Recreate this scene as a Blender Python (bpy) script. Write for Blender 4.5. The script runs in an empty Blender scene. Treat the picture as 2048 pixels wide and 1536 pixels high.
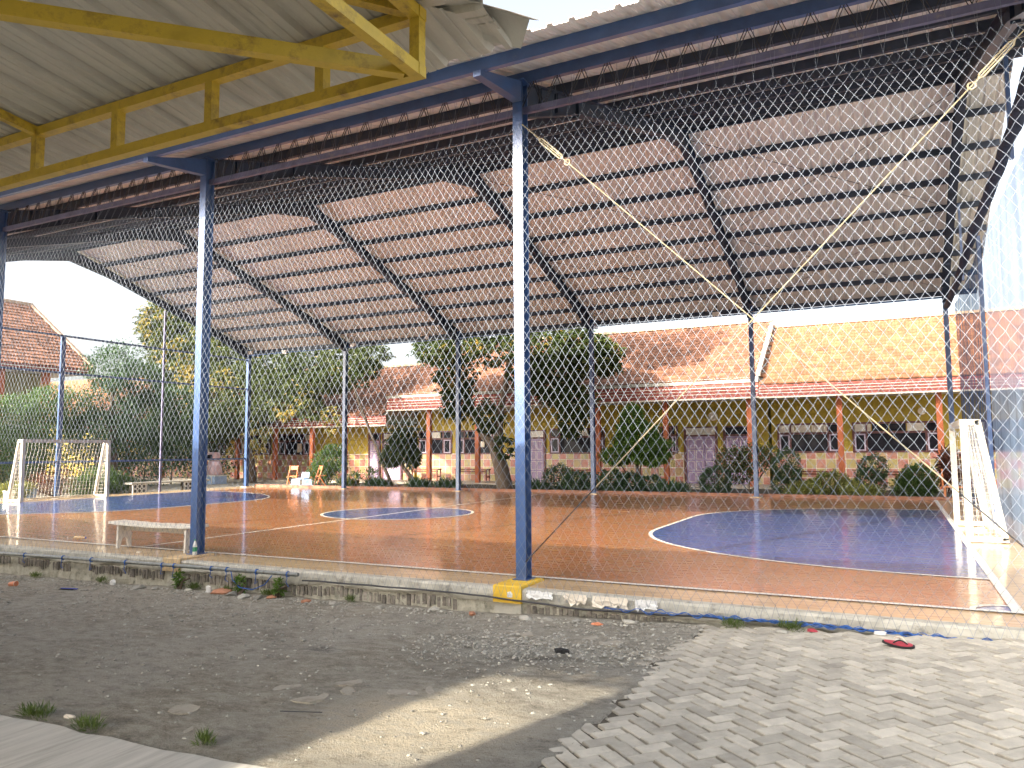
import bpy, math, random
import numpy as np
from mathutils import Vector, Matrix, noise

# ------------------------------------------------------------------ camera, sky, sun, exposure
scn = bpy.context.scene
COL = scn.collection
R = math.radians
F_PX, CAM = 1523.83, Vector((4.0601, -8.3763, 1.5748))
YAW, PITCH, ROLL = -0.4651, 0.0862, -0.0073
cd = bpy.data.cameras.new('camera'); cam = bpy.data.objects.new('camera', cd); COL.objects.link(cam)
cd.sensor_fit = 'HORIZONTAL'; cd.sensor_width = 36.0; cd.lens = F_PX / 2048 * 36.0
cd.clip_start = 0.05; cd.clip_end = 3000
fw = Vector((math.sin(YAW)*math.cos(PITCH), math.cos(YAW)*math.cos(PITCH), math.sin(PITCH)))
rt = Vector((math.cos(YAW), -math.sin(YAW), 0)); up = rt.cross(fw)
r2 = rt*math.cos(ROLL) + up*math.sin(ROLL); u2 = -rt*math.sin(ROLL) + up*math.cos(ROLL)
m = Matrix((r2, u2, -fw)).transposed().to_4x4(); m.translation = CAM
cam.matrix_world = m
scn.camera = cam

SUN_EL = 24.0
TRAVEL = Vector((0.355, 0.935))                      # horizontal direction in which shadows fall
w = bpy.data.worlds.new('World'); scn.world = w; w.use_nodes = True
nt = w.node_tree; nt.nodes.clear()
sky = nt.nodes.new('ShaderNodeTexSky'); sky.sky_type = 'NISHITA'; sky.sun_disc = False
sky.sun_elevation = R(SUN_EL); sky.sun_rotation = math.atan2(-TRAVEL.x, -TRAVEL.y)
sky.air_density = 1.0; sky.dust_density = 7.0; sky.ozone_density = 1.0
bg = nt.nodes.new('ShaderNodeBackground'); bg.inputs[1].default_value = 0.15
ow = nt.nodes.new('ShaderNodeOutputWorld')
bw = nt.nodes.new('ShaderNodeRGBToBW'); hz = nt.nodes.new('ShaderNodeMix'); hz.data_type = 'RGBA'; hz.inputs[0].default_value = 0.6   # milky haze
nt.links.new(sky.outputs[0], bw.inputs[0]); nt.links.new(sky.outputs[0], hz.inputs[6]); nt.links.new(bw.outputs[0], hz.inputs[7])
nt.links.new(hz.outputs[2], bg.inputs[0]); nt.links.new(bg.outputs[0], ow.inputs[0])
sd = bpy.data.lights.new('sun', 'SUN'); sun = bpy.data.objects.new('sun', sd); COL.objects.link(sun)
sd.energy = 2.0; sd.angle = R(0.55); sd.color = (1.0, 0.90, 0.74)
tv = Vector((TRAVEL.x*math.cos(R(SUN_EL)), TRAVEL.y*math.cos(R(SUN_EL)), -math.sin(R(SUN_EL))))
sun.rotation_euler = tv.to_track_quat('-Z', 'Y').to_euler(); sun.location = (-10, -25, 20)
vs = scn.view_settings
vs.view_transform = 'Standard'; vs.look = 'None'; vs.gamma = 1.0; vs.use_curve_mapping = False
vs.exposure = 2.35
scn.cycles.max_bounces = 8; scn.cycles.diffuse_bounces = 4; scn.cycles.transparent_max_bounces = 12

rnd = random.Random(7)
S = 5.536; W = 17.11; SL = 0.31                      # frame spacing, span, roof slope
XE = 5.536; XW = -4*S

# ------------------------------------------------------------------ helpers
def offset_of(o):
    v = Vector((0, 0, 0))
    while o is not None:
        v += o.location; o = o.parent
    return v

class MB:
    """collects shapes given in world coordinates; build() links them as one mesh object"""
    def __init__(s): s.v = []; s.f = []; s.t = []; s.n = 0
    def add(s, vs, fs, t=0.5):
        b = s.n; s.v.extend([tuple(p) for p in vs]); s.n += len(vs)
        for f in fs: s.f.append(tuple(i + b for i in f))
        if isinstance(t, (list, tuple, np.ndarray)): s.t.extend(t)
        else: s.t.extend([t]*len(fs))
    def box(s, a, b, t=0.5, bev=0):
        x0, y0, z0 = a; x1, y1, z1 = b
        if bev:
            e = bev
            vs = [(x0,y0,z0),(x1,y0,z0),(x1,y1,z0),(x0,y1,z0),(x0,y0,z1-e),(x1,y0,z1-e),(x1,y1,z1-e),(x0,y1,z1-e),
                  (x0+e,y0+e,z1),(x1-e,y0+e,z1),(x1-e,y1-e,z1),(x0+e,y1-e,z1)]
            fs = [(3,2,1,0),(0,1,5,4),(1,2,6,5),(2,3,7,6),(3,0,4,7),(4,5,9,8),(5,6,10,9),(6,7,11,10),(7,4,8,11),(8,9,10,11)]
            s.add(vs, fs, t); return
        vs = [(x0,y0,z0),(x1,y0,z0),(x1,y1,z0),(x0,y1,z0),(x0,y0,z1),(x1,y0,z1),(x1,y1,z1),(x0,y1,z1)]
        s.add(vs, [(3,2,1,0),(4,5,6,7),(0,1,5,4),(1,2,6,5),(2,3,7,6),(3,0,4,7)], t)
    def hexa(s, q0, q1, t=0.5):
        s.add(list(q0)+list(q1), [(3,2,1,0),(4,5,6,7),(0,1,5,4),(1,2,6,5),(2,3,7,6),(3,0,4,7)], t)
    def beam(s, p, q, wd, ht, upv=(0,0,1), t=0.5, ht1=None, top=False):
        """box beam from p to q; wd sideways, ht along upv; top=True: the axis is the top line"""
        p = Vector(p); q = Vector(q); d = (q-p).normalized(); u = Vector(upv)
        sd_ = d.cross(u).normalized(); u = sd_.cross(d).normalized()
        if ht1 is None: ht1 = ht
        def quad(c, h):
            lo, hi = (-h, 0) if top else (-h/2, h/2)
            return [c - sd_*wd/2 + u*lo, c + sd_*wd/2 + u*lo, c + sd_*wd/2 + u*hi, c - sd_*wd/2 + u*hi]
        s.hexa(quad(p, ht), quad(q, ht1), t)
    def tube(s, p, q, r, n=6, r1=None, t=0.5, cap=True):
        s.path([p, q], [r, r if r1 is None else r1], n, t, cap)
    def path(s, pts, rad, n=6, t=0.5, cap=True):
        pts = [Vector(p) for p in pts]
        if not isinstance(rad, (list, tuple)): rad = [rad]*len(pts)
        vs = []; fs = []; prev = None
        for i, p in enumerate(pts):
            d = (pts[min(i+1, len(pts)-1)] - pts[max(i-1, 0)]).normalized()
            a = d.orthogonal().normalized() if prev is None else (prev - d*prev.dot(d)).normalized()
            prev = a; b = d.cross(a)
            for k in range(n):
                an = 2*math.pi*k/n
                vs.append(p + (a*math.cos(an) + b*math.sin(an))*rad[i])
        for i in range(len(pts)-1):
            for k in range(n):
                fs.append((i*n+k, i*n+(k+1) % n, (i+1)*n+(k+1) % n, (i+1)*n+k))
        if cap: fs.append(tuple(range(n-1, -1, -1))); fs.append(tuple(range((len(pts)-1)*n, len(pts)*n)))
        s.add(vs, fs, t)
    def lathe(s, c, prof, n=16, t=0.5):
        c = Vector(c); vs = []; fs = []
        for (r, z) in prof:
            for k in range(n):
                an = 2*math.pi*k/n; vs.append((c.x + r*math.cos(an), c.y + r*math.sin(an), c.z + z))
        for i in range(len(prof)-1):
            for k in range(n): fs.append((i*n+k, i*n+(k+1) % n, (i+1)*n+(k+1) % n, (i+1)*n+k))
        fs.append(tuple(range(n-1, -1, -1))); fs.append(tuple(range((len(prof)-1)*n, len(prof)*n)))
        s.add(vs, fs, t)
    def prism(s, pts, vec, t=0.5):
        pts = [Vector(p) for p in pts]; vec = Vector(vec); n = len(pts)
        fs = [tuple(range(n-1, -1, -1)), tuple(range(n, 2*n))] + [(k, (k+1) % n, n+(k+1) % n, n+k) for k in range(n)]
        s.add(pts + [p+vec for p in pts], fs, t)
    def flat(s, pts, t=0.5): s.add(pts, [tuple(range(len(pts)))], t)
    def rock(s, c, r, rg, t=0.5, sq=(1, 1, .6), n=1):
        """an uneven pebble: a jittered icosahedron"""
        g = (1+5**.5)/2; c = Vector(c)
        vv = [(-1,g,0),(1,g,0),(-1,-g,0),(1,-g,0),(0,-1,g),(0,1,g),(0,-1,-g),(0,1,-g),(g,0,-1),(g,0,1),(-g,0,-1),(-g,0,1)]
        ff = [(0,11,5),(0,5,1),(0,1,7),(0,7,10),(0,10,11),(1,5,9),(5,11,4),(11,10,2),(10,7,6),(7,1,8),(3,9,4),(3,4,2),(3,2,6),(3,6,8),(3,8,9),(4,9,5),(2,4,11),(6,2,10),(8,6,7),(9,8,1)]
        an = rg.random()*6.28; ca, sa = math.cos(an), math.sin(an)
        out = []
        for p in vv:
            k = r/1.9*(0.75 + 0.5*rg.random()); x, y, z = p[0]*k*sq[0], p[1]*k*sq[1], p[2]*k*sq[2]
            out.append((c.x + x*ca - y*sa, c.y + x*sa + y*ca, c.z + z))
        s.add(out, ff, t)
    def build(s, name, mat, parent=None, smooth=False, loc=None):
        off = offset_of(parent) if parent is not None else Vector(loc if loc is not None else (0, 0, 0))
        me = bpy.data.meshes.new(name)
        v = np.array(s.v, dtype=float).reshape(-1, 3) - np.array(off)
        me.from_pydata(v.tolist(), [], s.f)
        at = me.attributes.new('tint', 'FLOAT', 'FACE'); at.data.foreach_set('value', np.array(s.t, dtype=np.float32))
        me.materials.append(mat)
        if smooth: me.polygons.foreach_set('use_smooth', [True]*len(me.polygons))
        me.update()
        o = bpy.data.objects.new(name, me); COL.objects.link(o)
        if parent is not None: o.parent = parent
        else: o.location = off
        return o

def tag(o, label=None, cat=None, group=None, kind=None):
    if label: o['label'] = label
    if cat: o['category'] = cat
    if group: o['group'] = group
    if kind: o['kind'] = kind
    return o
def thing(name, label, cat, loc=(0, 0, 0), group=None):
    o = bpy.data.objects.new(name, None); COL.objects.link(o); o.location = loc
    o.empty_display_size = 0.3
    return tag(o, label, cat, group)
def copy_tree(o, parent=None):
    c = o.copy(); COL.objects.link(c)
    if parent is not None: c.parent = parent
    for ch in list(o.children): copy_tree(ch, c)
    return c
def dup(root, loc, label=None, rot=0):
    c = copy_tree(root); c.location = loc; c.rotation_euler = (0, 0, rot)
    if label: c['label'] = label
    return c

# ------------------------------------------------------------------ materials
def nodes_of(name):
    m_ = bpy.data.materials.new(name); m_.use_nodes = True
    nt_ = m_.node_tree; b = nt_.nodes['Principled BSDF']
    return m_, nt_, b
def N(nt_, kind, **kw):
    n = nt_.nodes.new(kind)
    for k, v in kw.items():
        if k in n.inputs.keys(): n.inputs[k].default_value = v
        else: setattr(n, k, v)
    return n
def L(nt_, a, b): nt_.links.new(a, b)
def mixc(nt_, fac, a, b, mode='MIX'):
    n = nt_.nodes.new('ShaderNodeMix'); n.data_type = 'RGBA'; n.blend_type = mode
    for sock, val in ((n.inputs[0], fac), (n.inputs[6], a), (n.inputs[7], b)):
        if hasattr(val, 'is_output'): nt_.links.new(val, sock)
        elif isinstance(val, (int, float)): sock.default_value = val
        else: sock.default_value = (*val[:3], 1)
    return n.outputs[2]
def ramp(nt_, fac, stops):
    n = nt_.nodes.new('ShaderNodeValToRGB'); nt_.links.new(fac, n.inputs[0])
    el = n.color_ramp.elements
    while len(el) < len(stops): el.new(0.5)
    for e, (p, c) in zip(el, stops):
        e.position = p; e.color = (c, c, c, 1) if isinstance(c, (int, float)) else (*c, 1)
    return n.outputs[0]
def noise_out(nt_, scale, detail=4, stretch=None, rough=0.6, coord='Object'):
    tc = nt_.nodes.new('ShaderNodeTexCoord'); src = tc.outputs[coord]
    if stretch:
        mp = nt_.nodes.new('ShaderNodeMapping'); mp.inputs['Scale'].default_value = stretch
        nt_.links.new(src, mp.inputs[0]); src = mp.outputs[0]
    n = nt_.nodes.new('ShaderNodeTexNoise'); n.inputs['Scale'].default_value = scale
    n.inputs['Detail'].default_value = detail; n.inputs['Roughness'].default_value = rough
    nt_.links.new(src, n.inputs['Vector']); return n.outputs['Fac']
def bump(nt_, b, h, strength, dist=0.01):
    n = nt_.nodes.new('ShaderNodeBump'); n.inputs['Strength'].default_value = strength
    n.inputs['Distance'].default_value = dist
    nt_.links.new(h, n.inputs['Height']); nt_.links.new(n.outputs[0], b.inputs['Normal'])
def attr(nt_, name='tint'):
    n = nt_.nodes.new('ShaderNodeAttribute'); n.attribute_name = name; return n.outputs['Fac']

def mat(name, col, rough=0.6, var=0.25, scale=6, dirt=None, dscale=2.5, dlo=0.5, dhi=0.72, tint=0.0, bmp=0.0, bscale=40,
        metal=0.0, stretch=None, spec=0.5):
    """painted / plain surface: base colour with soft variation, patches of dirt or wear, per-face tint, fine bump"""
    m_, nt_, b = nodes_of(name)
    f = noise_out(nt_, scale, 5, stretch)
    lo = tuple(c*(1-var) for c in col); hi = tuple(min(1, c*(1+var)) for c in col)
    c = mixc(nt_, ramp(nt_, f, [(0.3, 0.0), (0.7, 1.0)]), lo, hi)
    if dirt is not None:
        d = noise_out(nt_, dscale, 8, stretch, 0.72)
        c = mixc(nt_, ramp(nt_, d, [(dlo, 0.0), (dhi, 1.0)]), c, dirt)
    if tint:
        t = attr(nt_); mr = N(nt_, 'ShaderNodeMapRange'); L(nt_, t, mr.inputs[0])
        mr.inputs[3].default_value = 1-tint; mr.inputs[4].default_value = 1+tint
        mm = N(nt_, 'ShaderNodeVectorMath', operation='SCALE'); L(nt_, c, mm.inputs[0]); L(nt_, mr.outputs[0], mm.inputs['Scale'])
        c = mm.outputs[0]
    L(nt_, c, b.inputs['Base Color'])
    b.inputs['Roughness'].default_value = rough; b.inputs['Metallic'].default_value = metal
    b.inputs['Specular IOR Level'].default_value = spec
    if bmp: bump(nt_, b, noise_out(nt_, bscale, 4), bmp, 0.004)
    return m_

def glossy(m_, w_, r_):
    b = m_.node_tree.nodes['Principled BSDF']; b.inputs['Coat Weight'].default_value = w_; b.inputs['Coat Roughness'].default_value = r_
    return m_

def leaf_mat(name, dark, light, yellow=None, trans=0.35):
    m_ = bpy.data.materials.new(name); m_.use_nodes = True; nt_ = m_.node_tree; nt_.nodes.clear()
    out = nt_.nodes.new('ShaderNodeOutputMaterial'); t = attr(nt_)
    st = [(0.0, dark), (0.75, light)] + ([(0.97, yellow)] if yellow else [])
    c = ramp(nt_, t, st)
    b = nt_.nodes.new('ShaderNodeBsdfPrincipled'); b.inputs['Roughness'].default_value = 0.42
    L(nt_, c, b.inputs['Base Color'])
    tr = nt_.nodes.new('ShaderNodeBsdfTranslucent')
    c2 = mixc(nt_, 0.5, c, (0.10, 0.15, 0.01)); L(nt_, c2, tr.inputs[0])
    mx = nt_.nodes.new('ShaderNodeMixShader'); mx.inputs[0].default_value = trans
    L(nt_, b.outputs[0], mx.inputs[1]); L(nt_, tr.outputs[0], mx.inputs[2]); L(nt_, mx.outputs[0], out.inputs[0])
    return m_

def court_paint(name, col, worn, rough=0.2, wlo=0.5, whi=0.8):
    m_, nt_, b = nodes_of(name)
    f = noise_out(nt_, 1.0, 9, (0.5, 2.2, 1), 0.72)
    f2 = noise_out(nt_, 5.0, 6, (0.35, 4.0, 1), 0.7)
    c = mixc(nt_, ramp(nt_, f, [(wlo-.04, 0.0), (whi-.1, 0.85)]), col, worn)
    c = mixc(nt_, ramp(nt_, f2, [(0.46, 0.0), (0.72, 0.65)]), c, tuple(x*0.55 for x in worn))
    sp = noise_out(nt_, 38, 4, (0.5, 1, 1), 0.7)
    c = mixc(nt_, ramp(nt_, sp, [(0.66, 0.0), (0.74, 0.5)]), c, tuple(min(1, x*1.7+.06) for x in col))
    L(nt_, c, b.inputs['Base Color'])
    rr = ramp(nt_, f2, [(0.35, rough), (0.75, rough+0.22)])
    L(nt_, rr, b.inputs['Roughness'])
    b.inputs['Specular IOR Level'].default_value = 0.6
    b.inputs['Coat Weight'].default_value = 0.55; b.inputs['Coat Roughness'].default_value = 0.10
    bump(nt_, b, noise_out(nt_, 7, 5, (0.5, 1.6, 1)), 0.10, 0.01)
    return m_

M = {}
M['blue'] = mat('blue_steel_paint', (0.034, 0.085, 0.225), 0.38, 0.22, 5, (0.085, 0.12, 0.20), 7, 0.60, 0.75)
glossy(M['blue'], 0.9, 0.30)
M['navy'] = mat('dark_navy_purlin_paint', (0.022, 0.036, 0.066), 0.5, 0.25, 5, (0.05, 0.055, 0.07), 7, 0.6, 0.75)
M['blue_pale'] = mat('dusty_blue_steel_paint', (0.13, 0.13, 0.22), 0.5, 0.25, 5, (0.25, 0.22, 0.22), 6, 0.55, 0.7)
M['rod'] = mat('bare_steel_rod', (0.26, 0.22, 0.14), 0.45, 0.2, 9)
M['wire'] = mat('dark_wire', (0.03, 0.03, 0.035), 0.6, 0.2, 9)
M['sheet'] = mat('roof_sheet_metal', (0.77, 0.755, 0.72), 0.42, 0.10, 1.4, (0.50, 0.44, 0.39), 1.2, 0.55, 0.8, stretch=(1.6, .35, 1), metal=0.15)
M['sheet_old'] = mat('weathered_zinc_sheet', (0.50, 0.485, 0.43), 0.5, 0.22, 2.2, (0.30, 0.285, 0.245), 2.2, 0.5, 0.75, stretch=(3, .5, 1), bmp=.2, bscale=90)
M['yellow_steel'] = mat('yellow_tube_paint', (0.58, 0.41, 0.045), 0.40, 0.22, 5, (0.17, 0.105, 0.03), 5.0, 0.50, 0.70, bmp=.12, bscale=60)
M['yellow_block'] = mat('yellow_block_paint', (0.74, 0.47, 0.04), 0.7, 0.15, 9, (0.45, 0.33, 0.12), 8, 0.6, 0.75, bmp=.3)
M['cream_block'] = mat('cream_block_paint', (0.62, 0.45, 0.25), 0.7, 0.2, 9, (0.35, 0.28, 0.2), 8, 0.55, 0.75, bmp=.3)
M['orange_floor'] = court_paint('orange_court_paint', (0.47, 0.18, 0.068), (0.44, 0.28, 0.155), 0.20)
M['blue_floor'] = court_paint('blue_court_paint', (0.040, 0.088, 0.34), (0.10, 0.16, 0.27), 0.18)
M['cream_floor'] = court_paint('cream_court_paint', (0.66, 0.47, 0.27), (0.50, 0.34, 0.20), 0.32)
M['white_line'] = mat('white_line_paint', (0.74, 0.70, 0.62), 0.45, 0.10, 12, (0.5, 0.36, 0.26), 9, 0.60, 0.78)
M['goal_white'] = mat('white_goal_paint', (0.62, 0.57, 0.46), 0.45, 0.08, 8, (0.40, 0.31, 0.2), 9, 0.66, 0.8)
M['net_white'] = mat('white_net_cord', (0.72, 0.68, 0.6), 0.8, 0.1)
M['net'] = mat('blue_grey_net_cord', (0.19, 0.22, 0.27), 0.75, 0.3, 1.3)
M['net_dark'] = mat('dark_bundled_netting', (0.035, 0.05, 0.085), 0.85, 0.4, 12, bmp=1.0, bscale=50)
M['rope_blue'] = mat('blue_plastic_rope', (0.03, 0.11, 0.36), 0.6, 0.4, 30)
M['concrete'] = mat('grey_concrete', (0.48, 0.455, 0.385), 0.85, 0.2, 5, (0.20, 0.185, 0.15), 7, 0.52, 0.70, bmp=.6, bscale=35)
M['mortar'] = mat('rough_mortar', (0.46, 0.43, 0.345), 0.95, 0.25, 18, (0.15, 0.145, 0.11), 9, 0.5, 0.68, bmp=1.0, bscale=55)
M['brick_old'] = mat('old_kerb_brick', (0.25, 0.22, 0.185), 0.95, 0.35, 20, (0.10, 0.095, 0.08), 18, 0.5, 0.7, tint=0.35, bmp=.8, bscale=70)
M['pipe'] = mat('galvanised_pipe', (0.22, 0.23, 0.22), 0.4, 0.25, 20, (0.10, 0.08, 0.06), 12, .55, .7, metal=.4)
M['slab'] = mat('brushed_concrete', (0.47, 0.45, 0.40), 0.9, 0.14, 3.0, (0.30, 0.28, 0.24), 1.6, 0.5, 0.75, bmp=.6, bscale=22, stretch=(6, .5, 1))
M['paver'] = mat('concrete_paver', (0.46, 0.42, 0.345), 0.92, 0.14, 9, (0.33, 0.30, 0.245), 5, 0.50, 0.72, tint=0.26, bmp=.6, bscale=120)
M['bed'] = mat('dark_joint_sand', (0.085, 0.072, 0.052), 0.95, 0.3, 30)
M['old_paver'] = mat('worn_grey_paver', (0.40, 0.36, 0.29), 0.95, 0.22, 7, (0.25, 0.22, 0.17), 6, 0.45, 0.65, bmp=.8, bscale=60)
M['stone'] = mat('pale_stone', (0.36, 0.34, 0.29), 0.9, 0.2, 14, tint=0.35, bmp=.5, bscale=60)
M['stone_red'] = mat('brick_rubble', (0.36, 0.17, 0.10), 0.9, 0.2, 14, tint=0.25, bmp=.5, bscale=60)
M['bench_white'] = mat('chipped_white_paint', (0.70, 0.66, 0.58), 0.6, 0.1, 8, (0.17, 0.14, 0.10), 13, 0.60, 0.68, bmp=.3)
M['wall_yellow'] = mat('yellow_wall_paint', (0.40, 0.29, 0.035), 0.75, 0.08, 1.2, (0.42, 0.31, 0.06), 1.4, .55, .8)
M['orange_paint'] = mat('orange_paint', (0.46, 0.12, 0.04), 0.6, 0.12, 4, (0.36, 0.11, 0.05), 3, 0.55, 0.8)
M['fascia'] = mat('red_brown_board', (0.30, 0.075, 0.055), 0.7, 0.2, 5, (0.17, 0.07, 0.05), 3.5, 0.55, 0.75)
M['trim_white'] = mat('white_trim', (0.74, 0.66, 0.54), 0.7, 0.1, 6)
M['gutter'] = mat('grey_cement_gutter', (0.42, 0.39, 0.33), 0.9, 0.15, 4, (0.25, 0.23, 0.19), 4, .5, .75)
M['tile_orange'] = mat('orange_clay_tile', (0.275, 0.122, 0.058), 0.8, 0.2, 2, (0.17, 0.085, 0.048), 2.5, .56, .78, tint=0.28)
M['tile_brown'] = mat('weathered_clay_tile', (0.255, 0.115, 0.064), 0.85, 0.25, 2, (0.13, 0.072, 0.05), 2.0, .5, .75, tint=0.4)
M['ridge'] = mat('pale_ridge_cap', (0.45, 0.31, 0.20), 0.85, 0.2, 5, (0.35, 0.25, 0.19), 4, .5, .75)
M['frame_brown'] = mat('dark_red_frame', (0.13, 0.045, 0.045), 0.55, 0.2, 8)
M['lilac'] = mat('lilac_paint', (0.33, 0.235, 0.38), 0.55, 0.10, 5, (0.25, 0.18, 0.28), 4, .55, .75)
M['lilac_pale'] = mat('pale_lilac_paint', (0.52, 0.43, 0.55), 0.55, 0.08, 6)
M['glass'] = mat('dark_window_glass', (0.022, 0.022, 0.03), 0.10, 0.4, 2, spec=0.2)
M['pale_pane'] = mat('pale_frosted_pane', (0.62, 0.56, 0.48), 0.3, 0.2, 5)  # pale glass for transoms, top lights and floodlight lenses
M['verandah'] = mat('verandah_floor', (0.42, 0.36, 0.28), 0.5, 0.15, 4)
M['soil'] = mat('dark_soil', (0.075, 0.060, 0.042), 0.95, 0.35, 6, (0.04, 0.05, 0.02), 4, .5, .7, bmp=.8, bscale=30)
M['curb_red'] = mat('red_brown_curb', (0.30, 0.14, 0.085), 0.8, 0.2, 5, (0.2, 0.12, .09), 6, .5, .75)
M['bark'] = mat('grey_brown_bark', (0.135, 0.10, 0.07), 0.95, 0.35, 9, (0.07, 0.055, 0.04), 8, .5, .7, bmp=1.0, bscale=26, stretch=(1, 1, .3))
M['red_wood'] = mat('red_brown_wood', (0.20, 0.07, 0.045), 0.7, 0.2, 8)
M['chair_orange'] = mat('orange_chair_paint', (0.58, 0.20, 0.07), 0.6, 0.15, 8)
M['pale_blue'] = mat('pale_blue_plastic', (0.36, 0.50, 0.72), 0.5, 0.15, 5)
M['pink'] = mat('pale_pink_paint', (0.72, 0.50, 0.52), 0.45, 0.10, 4)
M['white_plastic'] = mat('white_plastic', (0.72, 0.71, 0.68), 0.5, 0.12, 12)
M['black_rubber'] = mat('black_rubber', (0.02, 0.02, 0.02), 0.7, 0.3, 12)
M['sole_red'] = mat('red_foam_sole', (0.42, 0.05, 0.07), 0.7, 0.15, 20)
M['green_plastic'] = mat('green_plastic', (0.03, 0.28, 0.12), 0.35, 0.15, 10)
M['orange_cup'] = mat('orange_plastic', (0.72, 0.26, 0.13), 0.5, 0.15, 10)
M['blue_plastic'] = mat('blue_plastic', (0.03, 0.05, 0.40), 0.4, 0.15, 10)
M['terracotta'] = mat('terracotta_pot', (0.36, 0.15, 0.08), 0.8, 0.2, 8)
M['olive_wall'] = mat('dull_olive_wall', (0.34, 0.31, 0.14), 0.8, 0.1, 2)
M['soffit'] = mat('grey_soffit', (0.52, 0.50, 0.45), 0.8, 0.1, 2)
M['blocker_render'] = mat('pale_blocker_render', (0.60, 0.55, 0.44), 0.85, 0.1, 2)
M['grass'] = leaf_mat('grass_blade', (0.05, 0.09, 0.02), (0.16, 0.22, 0.05))
M['mango'] = leaf_mat('mango_leaf', (0.020, 0.036, 0.014), (0.080, 0.112, 0.030), (0.42, 0.27, 0.05), 0.3)
M['mango_pale'] = leaf_mat('pale_mango_leaf', (0.028, 0.048, 0.020), (0.165, 0.19, 0.06), (0.52, 0.36, 0.08), 0.35)
M['bush_deep'] = leaf_mat('deep_green_leaf', (0.022, 0.052, 0.030), (0.070, 0.135, 0.060), None, 0.3)
M['bush_mid'] = leaf_mat('mid_green_leaf', (0.028, 0.065, 0.022), (0.105, 0.185, 0.048), None, 0.35)
M['bush_bright'] = leaf_mat('bright_green_leaf', (0.045, 0.11, 0.02), (0.17, 0.30, 0.05), None, 0.4)
M['bush_yellow'] = leaf_mat('yellow_green_leaf', (0.10, 0.13, 0.03), (0.32, 0.33, 0.09), (0.5, 0.42, 0.1), 0.35)
M['bush_red'] = leaf_mat('dark_red_leaf', (0.06, 0.02, 0.02), (0.20, 0.07, 0.05), None, 0.3)
M['flower'] = leaf_mat('flower_leaf', (0.03, 0.06, 0.02), (0.13, 0.15, 0.04), (0.62, 0.26, 0.14), 0.35)

def dado_mat():
    m_, nt_, b = nodes_of('checkered_wall_tile')
    tc = nt_.nodes.new('ShaderNodeTexCoord')
    mp = nt_.nodes.new('ShaderNodeMapping'); mp.inputs['Rotation'].default_value = (R(-90), 0, 0)
    mp.inputs['Location'].default_value = (0.013, 0.0, 0.013)
    L(nt_, tc.outputs['Object'], mp.inputs[0])
    br = nt_.nodes.new('ShaderNodeTexBrick'); br.offset = 0.0; br.squash = 1.0
    for k, v in (('Scale', 1.0), ('Mortar Size', 0.012), ('Brick Width', 0.37), ('Row Height', 0.37), ('Bias', 0.0)): br.inputs[k].default_value = v
    br.inputs['Color1'].default_value = (0, 0, 0, 1); br.inputs['Color2'].default_value = (1, 1, 1, 1); br.inputs['Mortar'].default_value = (.5, .5, .5, 1)
    L(nt_, mp.outputs[0], br.inputs[0])
    ck = nt_.nodes.new('ShaderNodeTexChecker'); ck.inputs['Scale'].default_value = 1/0.37
    ck.inputs[1].default_value = (0.46, 0.155, 0.115, 1); ck.inputs[2].default_value = (0.43, 0.34, 0.11, 1)
    mp2 = nt_.nodes.new('ShaderNodeMapping'); mp2.inputs['Location'].default_value = (0.001, 0.05, 0.001)
    mp2.inputs['Scale'].default_value = (1, 0.0, 1)
    L(nt_, tc.outputs['Object'], mp2.inputs[0]); L(nt_, mp2.outputs[0], ck.inputs[0])
    c = mixc(nt_, ramp(nt_, br.outputs['Color'], [(0.55, 0.0), (0.9, 0.55)]), ck.outputs[0], (0.52, 0.27, 0.16))
    c = mixc(nt_, ramp(nt_, noise_out(nt_, 5, 6), [(0.4, 0.0), (0.75, 0.4)]), c, (0.55, 0.45, 0.33))
    c = mixc(nt_, br.outputs['Fac'], c, (0.66, 0.56, 0.44))
    L(nt_, c, b.inputs['Base Color']); b.inputs['Roughness'].default_value = 0.35
    return m_
M['dado'] = dado_mat()

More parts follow.
